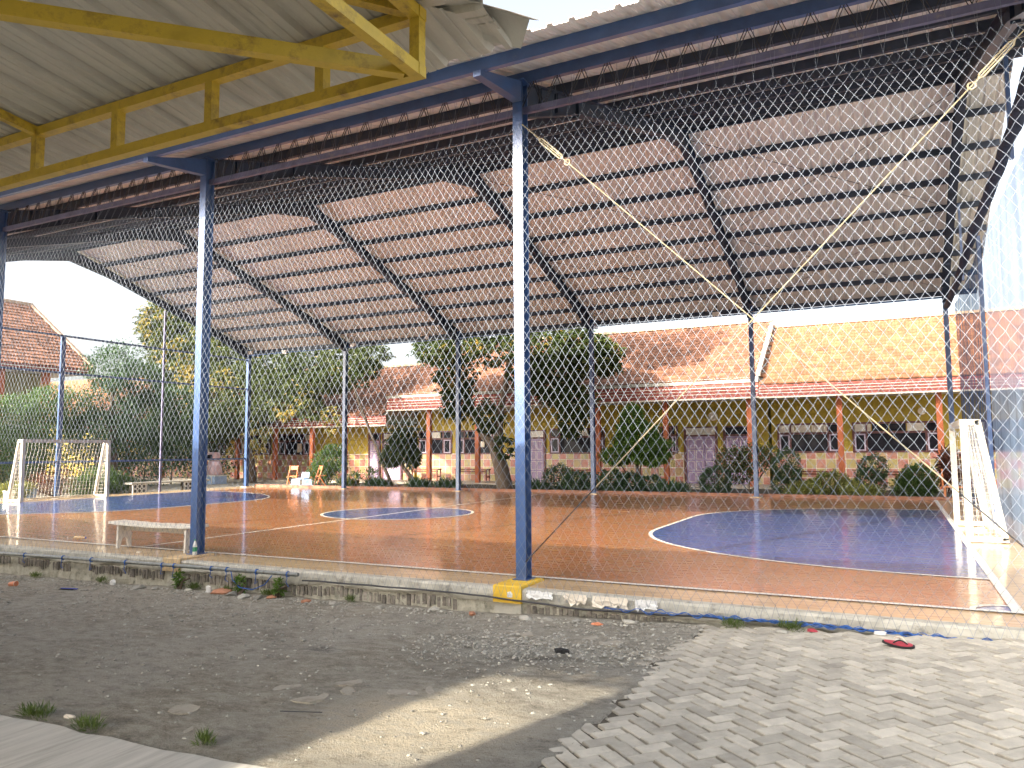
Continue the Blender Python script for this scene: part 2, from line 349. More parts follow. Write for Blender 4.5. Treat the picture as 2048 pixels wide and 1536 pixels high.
def ground_mat():
    m_, nt_, b = nodes_of('dusty_yard_ground')
    tc = nt_.nodes.new('ShaderNodeTexCoord')
    big = noise_out(nt_, 0.55, 6, None, 0.65); mid = noise_out(nt_, 2.6, 7, (1, 1.5, 1), 0.72); fine = noise_out(nt_, 60, 5, None, 0.75)
    c = mixc(nt_, ramp(nt_, big, [(0.38, 0.0), (0.62, 1.0)]), (0.255, 0.222, 0.168), (0.38, 0.355, 0.305))
    c = mixc(nt_, ramp(nt_, mid, [(0.46, 0.0), (0.72, 0.8)]), c, (0.40, 0.365, 0.30))
    # spilled sand and cement, with a ragged edge; charcoal-dark ash beside it
    def blob(cx, cy, sx, sy, lo, hi, nscale, namp):
        v = N(nt_, 'ShaderNodeMapping'); v.vector_type = 'POINT'
        v.inputs['Location'].default_value = (-cx/sx, -cy/sy, 0); v.inputs['Scale'].default_value = (1/sx, 1/sy, 0)
        L(nt_, tc.outputs['Object'], v.inputs[0])
        ln = N(nt_, 'ShaderNodeVectorMath', operation='LENGTH'); L(nt_, v.outputs[0], ln.inputs[0])
        nn = noise_out(nt_, nscale, 7, None, 0.7)
        ad = N(nt_, 'ShaderNodeMath', operation='MULTIPLY_ADD'); L(nt_, nn, ad.inputs[0]); ad.inputs[1].default_value = namp; L(nt_, ln.outputs['Value'], ad.inputs[2])
        return ramp(nt_, ad.outputs[0], [(lo, 1.0), (hi, 0.0)])
    c = mixc(nt_, blob(0.9, -1.9, 2.0, 0.62, 0.55, 1.0, 1.6, 0.7), c, (0.50, 0.48, 0.42))
    c = mixc(nt_, blob(1.05, -2.05, 0.9, 0.22, 0.6, 1.0, 2.5, 0.8), c, (0.095, 0.09, 0.085))
    c = mixc(nt_, blob(-0.9, -2.55, 0.5, 0.22, 0.6, 1.0, 2.5, 0.8), c, (0.10, 0.095, 0.09))
    c = mixc(nt_, blob(1.1, -4.0, 1.55, 1.25, 0.62, 0.98, 2.0, 0.6), c, (0.68, 0.585, 0.43))  # spilled sand, its colour also brightened to boost the pool of sunlight
    st = noise_out(nt_, 8, 9, (.75, 1.25, 1), 0.78)
    c = mixc(nt_, ramp(nt_, st, [(0.47, 0.0), (0.60, 0.75)]), c, (0.50, 0.465, 0.39))
    c = mixc(nt_, ramp(nt_, st, [(0.34, 0.8), (0.47, 0.0)]), c, (0.13, 0.115, 0.088))
    c = mixc(nt_, ramp(nt_, fine, [(0.40, 0.0), (0.62, 0.6)]), c, (0.42, 0.39, 0.32))
    c = mixc(nt_, ramp(nt_, noise_out(nt_, 130, 3, None, 0.8), [(0.56, 0.0), (0.66, 0.8)]), c, (0.11, 0.10, 0.08))
    L(nt_, c, b.inputs['Base Color']); b.inputs['Roughness'].default_value = 0.95
    b.inputs['Specular IOR Level'].default_value = 0.2
    mx = mixc(nt_, 0.5, fine, noise_out(nt_, 14, 8, (1, 1.4, 1), 0.75)); bump(nt_, b, mx, 1.0, 0.05)
    return m_
M['ground'] = ground_mat()

def veil_mat(name, col, dens):
    """fine-woven shade netting: threads with holes between them"""
    m_ = bpy.data.materials.new(name); m_.use_nodes = True; nt_ = m_.node_tree; nt_.nodes.clear()
    out = nt_.nodes.new('ShaderNodeOutputMaterial')
    tr = nt_.nodes.new('ShaderNodeBsdfTransparent')
    df = nt_.nodes.new('ShaderNodeBsdfDiffuse'); tl = nt_.nodes.new('ShaderNodeBsdfTranslucent')
    f = noise_out(nt_, 2.2, 5, (1, 1, .5))
    c = mixc(nt_, f, tuple(x*.8 for x in col), tuple(min(1, x*1.15) for x in col))
    L(nt_, c, df.inputs[0]); L(nt_, c, tl.inputs[0])
    m1 = nt_.nodes.new('ShaderNodeMixShader'); m1.inputs[0].default_value = 0.5
    L(nt_, df.outputs[0], m1.inputs[1]); L(nt_, tl.outputs[0], m1.inputs[2])
    fine = noise_out(nt_, 1.6, 5, (1, 1.6, .35), .65)
    d = ramp(nt_, fine, [(0.38, dens-0.12), (0.62, dens+0.12)])
    m2 = nt_.nodes.new('ShaderNodeMixShader'); L(nt_, d, m2.inputs[0])
    L(nt_, tr.outputs[0], m2.inputs[1]); L(nt_, m1.outputs[0], m2.inputs[2]); L(nt_, m2.outputs[0], out.inputs[0])
    return m_
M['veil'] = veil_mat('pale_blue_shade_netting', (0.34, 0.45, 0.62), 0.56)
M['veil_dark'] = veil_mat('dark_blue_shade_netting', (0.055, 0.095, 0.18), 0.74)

# ------------------------------------------------------------------ ground, court floor, paving, slab
def gz(x, y):
    """height of the yard: it falls to the left, and runs flat behind the court"""
    if y > -0.35: return -0.55 if (-22.3 < x < 6.3 and y < 17.6) else -0.06
    z = -0.29 + (0.045*x if x > 0 else 0.019*x)
    return max(-0.62, min(-0.05, z))
def axis(fine0, fine1, step, far):
    a = list(np.arange(fine0, fine1+1e-6, step)); s_ = step; lo = fine0; hi = fine1; pre = []; post = []
    while hi < far: s_ *= 1.5; hi += s_; post.append(hi)
    s_ = step
    while lo > -far: s_ *= 1.5; lo -= s_; pre.append(lo)
    return pre[::-1] + a + post
xs = axis(-10.5, 6.5, 0.07, 900); ys = axis(-6.0, -0.40, 0.06, 900)
ys = sorted(ys + [-0.34, 17.55, 17.65])
g = MB(); vs_ = []
for y in ys:
    for x in xs:
        z = gz(x, y)
        if y < -0.35 and abs(x) < 30:
            p = Vector((x, y, 0))
            z += 0.022*noise.noise(p*0.9) + 0.014*noise.noise(p*3.1) + 0.010*noise.noise(p*7.5)
            hole = math.exp(-((x-1.0)/0.9)**2 - ((y+2.0)/0.35)**2); z -= 0.05*hole
            if x > 2.25 + 0.06*noise.noise(p*2.5): z -= 0.08
            if y < -4.9: z -= 0.03
        vs_.append((x, y, z))
nx = len(xs)
g.add(vs_, [(j*nx+i, j*nx+i+1, (j+1)*nx+i+1, (j+1)*nx+i) for j in range(len(ys)-1) for i in range(nx-1)])
tag(g.build('ground', M['ground'], smooth=True), kind='structure')

b = MB(); b.box((-22.6, -0.30, -0.5), (6.25, 17.45, 0.0))
tag(b.build('court_slab', M['cream_floor']), kind='structure')
b = MB(); b.flat([(-21.15, .31, .004), (5.0, .31, .004), (5.0, 17.28, .004), (-21.15, 17.28, .004)])
tag(b.build('court_surface', M['orange_floor']), kind='structure')
def dshape(xe, sgn, a, bb, y0, y1, n=18):
    p = []
    for i in range(n+1):
        t = math.pi/2*i/n; p.append((xe - sgn*a*math.sin(t), y0 - bb*math.cos(t)))
    for i in range(n+1):
        t = math.pi/2*(1-i/n); p.append((xe - sgn*a*math.sin(t), y1 + bb*math.cos(t)))
    return p
DR = dshape(5.0, 1, 5.2, 4.05, 6.4, 9.4); DL = dshape(-21.15, -1, 6.6, 4.3, 6.6, 9.5)
circ = [(-7.25+1.9*math.cos(2*math.pi*i/48), 7.7+1.85*math.sin(2*math.pi*i/48)) for i in range(48)]
b = MB()
for poly in (DR, DL[::-1], circ): b.flat([(x, y, .008) for x, y in poly])
b.flat([(5.0, .31, .008), (5.0, .62, .008), (4.90, .61, .008), (4.78, .54, .008), (4.70, .42, .008), (4.69, .31, .008)])
tag(b.build('court_blue_zones', M['blue_floor']), kind='structure')
b = MB()
def strip(pts, wd, z, closed=False):
    n = len(pts); L_ = []; R_ = []
    for i in range(n):
        p0 = Vector(pts[(i-1) % n] if closed else pts[max(i-1, 0)]); p1 = Vector(pts[(i+1) % n] if closed else pts[min(i+1, n-1)])
        d = (p1-p0).normalized(); nn = Vector((-d.y, d.x)); c = Vector(pts[i])
        L_.append(c + nn*wd/2); R_.append(c - nn*wd/2)
    vs = [(p.x, p.y, z) for p in L_] + [(p.x, p.y, z) for p in R_]
    k = n if closed else n-1
    b.add(vs, [(n+i, n+(i+1) % n, (i+1) % n, i) for i in range(k)])
strip(DR, .07, .0125); strip(DL, .07, .0125); strip(circ, .07, .0125, True)
strip([(-7.25, .355), (-7.25, 17.2)], .07, .0135)
strip([(-21.2, .31), (4.97, .31)], .085, .0145); strip([(5.02, .27), (5.02, 17.28)], .10, .0155); strip([(-21.15, .36), (-21.15, 17.28)], .08, .0155)
strip([(4.97, .64), (4.86, .63), (4.74, .56), (4.66, .44), (4.65, .353)], .055, .0135)
tag(b.build('court_lines', M['white_line']), kind='structure')

# herringbone pavers at the right: one sheet of blocks
pv = MB(); rg = random.Random(3)
A0 = R(48.0); ca, sa = math.cos(A0), math.sin(A0); w1 = 0.112; e = 0.007; gp = 0.0062
for i in range(-60, 75):
    for j in range(-75, 60):
        d = (i-j) % 4
        if d == 0: u0, u1, v0, v1 = i, i+2, j, j+1
        elif d == 2: u0, u1, v0, v1 = i, i+1, j-1, j+1
        else: continue
        cu, cv = (u0+u1)/2*w1, (v0+v1)/2*w1
        cx = 4.2 + cu*ca - cv*sa; cy = -2.8 + cu*sa + cv*ca
        edge = 1.92 + 0.10*math.sin(cy*5.1) + 0.09*noise.noise(Vector((cx*2, cy*2, 3)))
        if not (edge < cx < 7.6 and -6.5 < cy < -0.50): continue
        zc = gz(cx, cy) + 0.002 + 0.012*noise.noise(Vector((cx*.8, cy*.8, 1))) + rg.uniform(-.004, .004)
        zc -= .030*max(0, 1-(cx-edge)/.40)**.7
        hu, hv = (u1-u0)*w1/2 - gp, (v1-v0)*w1/2 - gp
        tl = rg.uniform(-.012, .012), rg.uniform(-.012, .012); rot = rg.uniform(-.018, .018)
        ring = []
        for (k, z) in ((0, -.05), (0, -e*.8), (e*.9, 0)):
            for (su, sv) in ((-1, -1), (1, -1), (1, 1), (-1, 1)):
                uu, vv = su*(hu-k), sv*(hv-k); uu, vv = uu - vv*rot, vv + uu*rot
                ring.append((cx + uu*ca - vv*sa, cy + uu*sa + vv*ca, zc + z + uu*tl[0] + vv*tl[1]))
        fs = [(8, 9, 10, 11)] + [(o+k, o+(k+1) % 4, o+4+(k+1) % 4, o+4+k) for o in (0, 4) for k in range(4)]
        pv.add(ring, fs, min(1, max(0, rg.gauss(.5, .24))))
tag(pv.build('paving', M['paver']), kind='structure')
b = MB(); n = 40; vs = []
for i in range(n+1):
    for k in range(n+1):
        x = 2.15 + 5.2*i/n; y = -6.3 + 5.75*k/n; vs.append((x, y, gz(x, y) - .016 + .012*noise.noise(Vector((x*.8, y*.8, 1)))))
b.add(vs, [(i*(n+1)+k, (i+1)*(n+1)+k, (i+1)*(n+1)+k+1, i*(n+1)+k+1) for i in range(n) for k in range(n)])
tag(b.build('paving_bed', M['bed']), kind='structure')

b = MB(); n = 40; top = []; rg = random.Random(5)
for i in range(n+1):
    x = -9 + 10.2*i/n*1.0
    top.append((x, -4.98 + .035*noise.noise(Vector((x*3, 0, 0))) + .012*rg.uniform(-1, 1), gz(x, -5) + .035))
vs = top + [(x, -9.5, z) for x, y, z in top] + [(x, y+.01, z-.12) for x, y, z in top]
k = n+1
b.add(vs, [(i, i+k, i+1+k, i+1)[::-1] for i in range(n)] + [(i, i+1, 2*k+i+1, 2*k+i)[::-1] for i in range(n)])
tag(b.build('concrete_apron', M['slab']), kind='structure')

# loose grit on the yard: nobody could count it
pb = MB(); rg = random.Random(11)
for i in range(9000):
    x = rg.uniform(-9.5, 2.4); y = -0.55 - abs(rg.gauss(0, 1.9))
    if rg.random() < .25: y = -0.55 - abs(rg.gauss(0, .16))
    if rg.random() < .22: x, y = rg.gauss(1.0, .8), rg.gauss(-1.75, .38)
    if y < -4.85 or y > -.52 or x > 2.3: continue
    r = min(.045, .004 + abs(rg.gauss(0, .0075)))
    pb.rock((x, y, gz(x, y) + r*.15), r, rg, rg.random(), (1, 1, .55))
tag(pb.build('gravel', M['stone']), kind='stuff')
tag(bpy.data.objects['gravel'], 'pale grit and small pebbles strewn over the dusty yard', 'gravel')

# ------------------------------------------------------------------ low wall along the near side of the court
wall = thing('low_wall', 'low grey concrete and brick wall carrying the near edge of the court', 'low wall', (0, -.42, -.3))
b = MB(); rg = random.Random(8); nxx = 420; rows = [(-.30, -.003), (-.36, -.003), (-.425, -.006), (-.445, -.03), (-.448, -.08), (-.446, -.13), (-.43, -.165), (-.34, -.17)]
vs = []
for i in range(nxx+1):
    x = -16 + 22.25*i/nxx
    for k, (y, z) in enumerate(rows):
        p = Vector((x*3.0, k*0.9, 0)); q = Vector((x*14, k*1.7, 4))
        am = 0 if k == 0 else (.010 if k < 3 else .024)
        zz = z + am*.6*noise.noise(p+Vector((7, 0, 0))) + am*.25*noise.noise(q)
        if k >= 5: zz += .035*noise.noise(Vector((x*1.4, 3, 0))) + .02*noise.noise(Vector((x*7, 9, 0)))
        vs.append((x, y - am*.6*noise.noise(p) - am*.35*noise.noise(q), zz))
r_ = len(rows)
b.add(vs, [(i*r_+k, (i+1)*r_+k, (i+1)*r_+k+1, i*r_+k+1)[::-1] for i in range(nxx) for k in range(r_-1)])
b.build('coping', M['concrete'], wall)
b = MB(); vs = []
for i in range(nxx+1):
    x = -16 + 22.25*i/nxx
    for k in range(7):
        z = -.10 - .085*k; p = Vector((x*6, z*8, 2))
        vs.append((x, -.411 - .022*noise.noise(p) - .012*noise.noise(p*3), z))
b.add(vs, [(i*7+k, (i+1)*7+k, (i+1)*7+k+1, i*7+k+1)[::-1] for i in range(nxx) for k in range(6)])
b.build('mortar_face', M['mortar'], wall)
b = MB(); x = -15.8
while x < 1.95:
    wd = rg.uniform(.042, .064)
    zt = -.165 + .03*noise.noise(Vector((x*1.4, 3, 0))) - rg.uniform(0, .03)
    zb = zt - rg.uniform(.115, .15); pier = abs(x+.02) < .2 or abs(x+5.5) < .22 or noise.noise(Vector((x*1.1, 5, 5))) > .34
    if not pier:
        o = rg.uniform(-.012, .010)
        q0 = [(x, -.38, zb), (x+wd, -.38, zb), (x+wd, -.38, zt), (x, -.38, zt)]
        q1 = [(x+rg.uniform(0, .007), -.424+o, zb+rg.uniform(0, .012)), (x+wd-rg.uniform(0, .007), -.424+o, zb+rg.uniform(0, .012)),
              (x+wd-rg.uniform(0, .007), -.424+o, zt-rg.uniform(0, .02)), (x+rg.uniform(0, .007), -.424+o, zt-rg.uniform(0, .02))]
        b.hexa(q0, q1, rg.random())
    x += wd + rg.uniform(.010, .030)
b.build('brick_course', M['brick_old'], wall)
b = MB()
for px in (-.01, -5.49):
    vs = []
    for i in range(9):
        for k in range(9):
            x = px-.16+.34*i/8; z = -.17-.2*k/8; p = Vector((x*7, z*7, 1))
            vs.append((x, -.43-.012*noise.noise(p)-.006*noise.noise(p*3), z))
    b.add(vs, [(i*9+k, (i+1)*9+k, (i+1)*9+k+1, i*9+k+1)[::-1] for i in range(8) for k in range(8)])
    b.box((px-.162, -.418, -.6), (px+.182, -.3, -.168))
b.build('pier_face', M['concrete'], wall)

# ------------------------------------------------------------------ the steel shelter over the court
sh = thing('court_shelter', 'long blue steel shelter with a pitched metal roof over the whole court', 'shelter', (-8, 8.5, 0))
def zsheet(y): return 6.37 + SL*(y if y < W/2 else W-y)
def zpur(y): return zsheet(y) - 0.15
def column(x, y, near):
    b = MB(); fl = .065; zt = 6.2
    for s_ in (-1, 1): b.box((x-fl, y+s_*.085-(.012 if s_ > 0 else 0), .0), (x+fl, y+s_*.085+(0 if s_ > 0 else .012), zt))
    b.box((x-.005, y-.0735, 0), (x+.005, y+.0735, zt))
    b.box((x-.10, y-.12, zt), (x+.10, y+.12, zt+.012)); b.box((x-.10, y-.115, 0.031), (x+.10, y+.115, .044))
    return b.build('column', M['blue'], sh)
for k in range(-4, 2):
    x = k*S
    for y in (0, W):
        c = column(x, y, y == 0)
        b = MB(); sx = .17
        if y == 0: b.box((x-sx, -.475, -.165), (x+sx+.02, .16, .03), bev=.012)
        else: b.box((x-.17, y-.17, 0.002), (x+.17, y+.17, .03), bev=.01)
        bb = b.build('base_block', M['yellow_block'] if (k == 0 and y == 0) else M['cream_block'], c)
        if k == 0 and y == 0: bb['label'] = 'yellow painted concrete block under the column'
    # rafters, haunched at the eaves and the ridge
    for sgn in (-1, 1):
        Y = (lambda t: t) if sgn < 0 else (lambda t: W - t)
        b = MB()
        def seg(t0, h0, t1, h1):
            z0, z1 = zpur(Y(t0))-.002, zpur(Y(t1))-.002
            for (wd, a0, a1, c0, c1) in ((.016, .014, .014, h0-.012, h1-.012), (.17, 0, 0, .012, .012), (.17, h0-.012, h1-.012, h0, h1)):
                q0 = [(x-wd/2, Y(t0), z0-a0), (x+wd/2, Y(t0), z0-a0), (x+wd/2, Y(t0), z0-c0), (x-wd/2, Y(t0), z0-c0)]
                q1 = [(x-wd/2, Y(t1), z1-a1), (x+wd/2, Y(t1), z1-a1), (x+wd/2, Y(t1), z1-c1), (x-wd/2, Y(t1), z1-c1)]
                b.hexa(q0, q1)
        seg(.10, .46, 1.9, .26); seg(1.9, .26, 7.0, .26); seg(7.0, .26, W/2, .42)
        for t in (.55, 1.1, 1.9): b.box((x-.055, min(Y(t), Y(t+.01)), zpur(Y(t))-.30), (x+.055, max(Y(t), Y(t+.01)), zpur(Y(t))-.02))
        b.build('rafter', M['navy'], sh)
        b = MB()
        t0, t1 = -.09, (-1.12 if sgn < 0 else -.6)
        z0, z1 = zpur(Y(t0))-.004, zpur(Y(t1))-.004
        b.hexa([(x-.06, Y(t0), z0), (x+.06, Y(t0), z0), (x+.06, Y(t0), z0-.26), (x-.06, Y(t0), z0-.26)],
               [(x-.05, Y(t1), z1), (x+.05, Y(t1), z1), (x+.05, Y(t1), z1-.07), (x-.05, Y(t1), z1-.07)])
        b.build('eave_bracket', M['blue'], sh)
X0, X1 = -22.65, 6.42
for y in [-1.05] + [.1+1.2*k for k in range(8)] + [8.68+1.11*k for k in range(9)]:
    b = MB(); z = zpur(y); hh = .147
    b.box((X0+.02, y-.006, z), (X1-.03, y+.006, z+hh)); b.box((X0+.02, y+.006, z), (X1-.03, y+.06, z+.008)); b.box((X0+.02, y+.006, z+hh-.01), (X1-.03, y+.06, z+hh-.002))
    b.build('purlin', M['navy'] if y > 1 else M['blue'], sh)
def ribbed(P, Q, U, Lg, pitch=.245, rh=.032, mat_=None, name='roof_sheet', parent=None, sub=6, seed=0, clip=None, jag=False):
    """profiled sheet: starts along P->Q, runs Lg up U; ribs stand proud on the upper side"""
    P = Vector(P); Q = Vector(Q); d = Q-P; ln = d.length; d.normalize(); U = Vector(U).normalized(); nrm = d.cross(U)
    if nrm.z < 0: nrm = -nrm
    prof = []; x = 0
    while x < ln:
        prof += [(x, 0)]
        for q in (.2, .42): prof += [(x+pitch*q, 0), (x+pitch*(q+.02), .007), (x+pitch*(q+.05), .007), (x+pitch*(q+.07), 0)]
        prof += [(x+pitch*.66, 0), (x+pitch*.72, rh), (x+pitch*.94, rh)]; x += pitch
    prof.append((ln, 0)); prof = [(min(a, ln), h) for a, h in prof]
    b = MB(); vs = []; n = len(prof)
    for i in range(sub+1):
        for (a, h) in prof:
            t = Lg*i/sub if clip is None else clip(a)*i/sub
            p = P + d*a + U*t
            if jag and i == 0: p = p - U*(.03*noise.noise(Vector((a*3.1, seed, 1)))+.05*max(0, noise.noise(Vector((a*1.3, seed, 4)))))  + nrm*.035*noise.noise(Vector((a*2.3, seed, 7)))
            vs.append(p + nrm*(h + .002*noise.noise(Vector((a*2+seed, t*2, 0)))))
    b.add(vs, [(i*n+k, i*n+k+1, (i+1)*n+k+1, (i+1)*n+k) for i in range(sub) for k in range(n-1)])
    o = b.build(name, mat_, parent)
    md = o.modifiers.new('thickness', 'SOLIDIFY'); md.thickness = .004; md.offset = 1
    return o
ca_ = math.cos(math.atan(SL)); ln_near = (W/2+1.50)/ca_; ln_far = (W/2+.62)/ca_
ribbed((X0, -1.50, zsheet(-1.50)), (X1, -1.50, zsheet(-1.50)), (0, 1, SL), ln_near, mat_=M['sheet'], parent=sh)
ribbed((X0, W+.62, zsheet(W+.62)), (X1, W+.62, zsheet(W+.62)), (0, -1, SL), ln_far, mat_=M['sheet'], parent=sh, seed=9)
b = MB(); zr = zsheet(W/2)+.05
b.flat([(X0, W/2-.22, zr-.055), (X1, W/2-.22, zr-.055), (X1, W/2, zr+.01), (X0, W/2, zr+.01)]); b.flat([(X0, W/2, zr+.01), (X1, W/2, zr+.01), (X1, W/2+.22, zr-.055), (X0, W/2+.22, zr-.055)])
b.build('ridge_cap', M['sheet'], sh)
for (ya, yb) in ((-1.5, W/2), (W/2, W+.62)):
    b = MB(); b.hexa([(X0-.03, ya, zsheet(ya)-.17), (X0-.005, ya, zsheet(ya)-.17), (X0-.005, yb, zsheet(yb)-.17), (X0-.03, yb, zsheet(yb)-.17)], [(X0-.03, ya, zsheet(ya)+.04), (X0-.005, ya, zsheet(ya)+.04), (X0-.005, yb, zsheet(yb)+.04), (X0-.03, yb, zsheet(yb)+.04)]); b.build('barge_board', M['navy'], sh)
# eave girder: pale lower bar and zig-zag rods up to the purlin
b = MB(); b.box((XW, .03, 5.82), (XE, .085, 5.90)); b.build('girder_bar', M['blue_pale'], sh)
b = MB(); x = XW; k = 0
while x < XE-.3:
    for dx in (0, .035):
        b.tube((x+dx, .055, 5.90), (x+.15+dx, .10, 6.25), .006, 4); b.tube((x+.17+dx, .10, 6.25), (x+.31+dx, .055, 5.90), .006, 4)
    x += .33
b.build('lacing_rods', M['wire'], sh)
b = MB(); b.tube((XW, W-.15, 5.93), (XE, W-.15, 5.93), .028, 8); b.build('eave_pipe', M['blue'], sh)
# gable ends: rails and posts
for xe, zr_ in ((XW-.02, (5.72, 4.40, 1.27)), (XE+.10, (5.72,))):
    for z in zr_:
        b = MB(); b.box((xe-.03, .1, z-.035), (xe+.03, W-.1, z+.035)); b.build('gable_rail', M['blue'], sh)
b = MB(); b.box((XW-.13, 8.40, 0), (XW-.06, 8.56, 5.76)); b.build('gable_post', M['blue'], sh)
b = MB(); b.box((XW-.11, 12.62, 0), (XW-.06, 12.70, 7.30)); b.build('gable_post', M['blue_pale'], sh)
b = MB(); b.box((XW-.11, 4.42, 0), (XW-.06, 4.50, 7.30)); b.build('gable_post', M['blue_pale'], sh)
b = MB(); b.box((XE+.135, 9.1, 0), (XE+.205, 9.24, 5.76)); b.build('gable_post', M['blue'], sh)
for y in (4.1, 12.9):
    b = MB(); b.box((XE+.135, y-.035, 5.6), (XE+.19, y+.035, zpur(y)-.005)); b.build('gable_post', M['blue'], sh)
# roof wind bracing (thin rods) in the two right bays and the left bay
for xa in (0, -S, XW):
    for (y0, y1) in ((8.9, 12.9), (13.0, 17.0)):
        for (xs0, xs1) in ((xa+.08, xa+S-.08), (xa+S-.08, xa+.08)):
            b = MB(); b.tube((xs0, y0, zpur(y0)-.03), (xs1, y1, zpur(y1)-.03), .009, 5); b.build('roof_brace', M['wire'], sh)
# cross bracing between the two right-hand near columns
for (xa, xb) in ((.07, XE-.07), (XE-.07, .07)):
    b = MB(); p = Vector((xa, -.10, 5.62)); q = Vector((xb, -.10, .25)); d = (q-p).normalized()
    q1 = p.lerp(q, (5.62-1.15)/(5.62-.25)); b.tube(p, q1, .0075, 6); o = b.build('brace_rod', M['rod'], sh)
    b = MB(); b.tube(q1, q, .0075, 6); b.build('shaded_rod_end', M['wire'], o)  # lower rod coloured dark to stand in for the canopy's shade
    b = MB(); c = p + d*.55; s2 = Vector((-d.z, 0, d.x))
    for sg in (-1, 1): b.path([c-d*.22, c-d*.18+s2*.025*sg, c+d*.18+s2*.025*sg, c+d*.22], .010, 6)
    b.path([c+d*.3+Vector((math.cos(a), 0, math.sin(a)))*.035 for a in np.linspace(0, 6.28, 11)], .009, 5)
    b.build('turnbuckle', M['rod'], o)
# a loose black cable sagging under the near eave
b = MB(); pts = []
for i in range(60):
    x = -3 + 9*i/59; pts.append((x, .18, 5.95 - .06*abs(math.sin(x*2.1)) + .03*noise.noise(Vector((x*2, 0, 0)))))
b.path(pts, .010, 5); tag(b.build('power_cable', M['wire']), 'black electric cable sagging along the near eave girder of the shelter', 'cable')

# floodlights under the far eave
for i, (x, z, lab) in enumerate(((-1.07, 6.0, 'small white floodlight under the far eave nearest the crossing of the brace rods'),
        (-16.1, 6.0, 'small white floodlight under the far eave above the drooping umbrella-shaped tree'),
        (-19.86, 5.95, 'small white floodlight under the far eave above the stacked broken chairs'),
        (-21.9, 6.05, 'small white floodlight in the far left corner of the shelter'))):
    t = thing('floodlight', lab, 'floodlight', (x, 17.0, z), 'floodlights under the far eave')
    b = MB(); b.box((x-.11, 16.90, z-.08), (x+.11, 17.02, z+.07), bev=.01); b.build('housing', M['white_plastic'], t)
    b = MB(); b.box((x-.09, 16.892, z-.06), (x+.09, 16.899, z+.05)); b.build('lens', M['pale_pane'], t)
    b = MB(); b.box((x-.02, 17.02, z+.02), (x+.02, 17.06, z+.30)); b.build('bracket', M['wire'], t)
t = thing('hanging_bulb', 'pale bulb on a short flex below the far eave', 'lamp', (-12.2, 16.6, 6.1))
b = MB(); b.lathe((-12.2, 16.6, 5.93), [(.02, .17), (.055, .12), (.075, .06), (.05, .0)], 12); b.build('bulb', M['white_plastic'], t)
b = MB(); b.tube((-12.2, 16.6, 6.1), (-12.2, 16.6, 6.52), .010, 5); b.build('flex', M['wire'], t)

# ------------------------------------------------------------------ nets
def knot_net(name, P, nu, nv, pu, pv_, r, material, jit=.012, seed=1, knots=True):
    """diamond mesh netting; P(u, v) maps net coordinates to a point"""
    rg = random.Random(seed); b = MB(); nodes = {}
    for j in range(nv+1):
        for i in range(nu+1):
            if (i+j) % 2 == 0:
                p = Vector(P(i*pu, j*pv_)); nodes[(i, j)] = p + Vector((rg.gauss(0, jit), 0, rg.gauss(0, jit*.6)))
    vs = []; fs = []
    def thread(p, q, r):
        d = q-p
        if d.length < 1e-6: return
        d.normalize(); a = d.orthogonal().normalized()*r; c = d.cross(a)
        o = len(vs)
        for k in (p, q):
            for an in (0, 2.0944, 4.18879): vs.append(k + a*math.cos(an) + c*math.sin(an))
        for k in range(3): fs.append((o+k, o+(k+1) % 3, o+3+(k+1) % 3, o+3+k))
    for (i, j), p in nodes.items():
        for di in (-1, 1):
            q = nodes.get((i+di, j+1))
            if q is not None: thread(p, q, r)
        if knots:
            o = len(vs); k = r*2.0
            vs.extend([p+Vector(x)*k for x in ((1,0,0),(-1,0,0),(0,1,0),(0,-1,0),(0,0,1),(0,0,-1))])
            fs.extend([tuple(o+q for q in t) for t in ((0,2,4),(2,1,4),(1,3,4),(3,0,4),(2,0,5),(1,2,5),(3,1,5),(0,3,5))])
    b.add(vs, fs)
    return b, nodes, thread, vs, fs
NX0 = -15.0; NZ = 5.56
def Pn(u, v):
    x = NX0 + u; z = NZ - v + .05*math.sin(x*1.135+.3)*(1-v/6)
    y = -.125 - .36*(v/NZ)
    y += .025*noise.noise(Vector((x*.35, z*.5, 0))); x += .05*noise.noise(Vector((x*.5, z*.6, 5))) + .012*noise.noise(Vector((x*1.8, z*1.5, 8))); z += .015*noise.noise(Vector((x*1.1, z*.9, 2)))
    if v > NZ-.02: z = -.095 + .03*noise.noise(Vector((x, 2, 0))); y = -.49
    return (x, y, z)
pu, pv_ = .0508, .0755; nv = int(NZ/pv_)+1; nu = int((XE-.02-NX0)/pu)
b, nodes, thread, vs_, fs_ = knot_net('n', Pn, nu, nv, pu, pv_, .0017, None, jit=.004)
b2 = MB()
vs_.clear(); fs_.clear(); rg = random.Random(4)
for i in range(0, nu+1, 4):                          # thin lashings carry the top meshes to the girder and the purlin
    p = nodes[(i, 0)]
    for sg in (-1, 1):
        q = Vector((p.x + sg*.03 + rg.uniform(-.02, .02), .02, 5.87)); thread(p, q, .0018); thread(q, Vector((q.x - sg*rg.uniform(.02, .07), .07, 6.24)), .0018)
b.add(vs_, fs_)
net = b.build('safety_net', M['net'])
tag(net, 'large diamond-mesh ball net hung along the near side of the court', 'net')
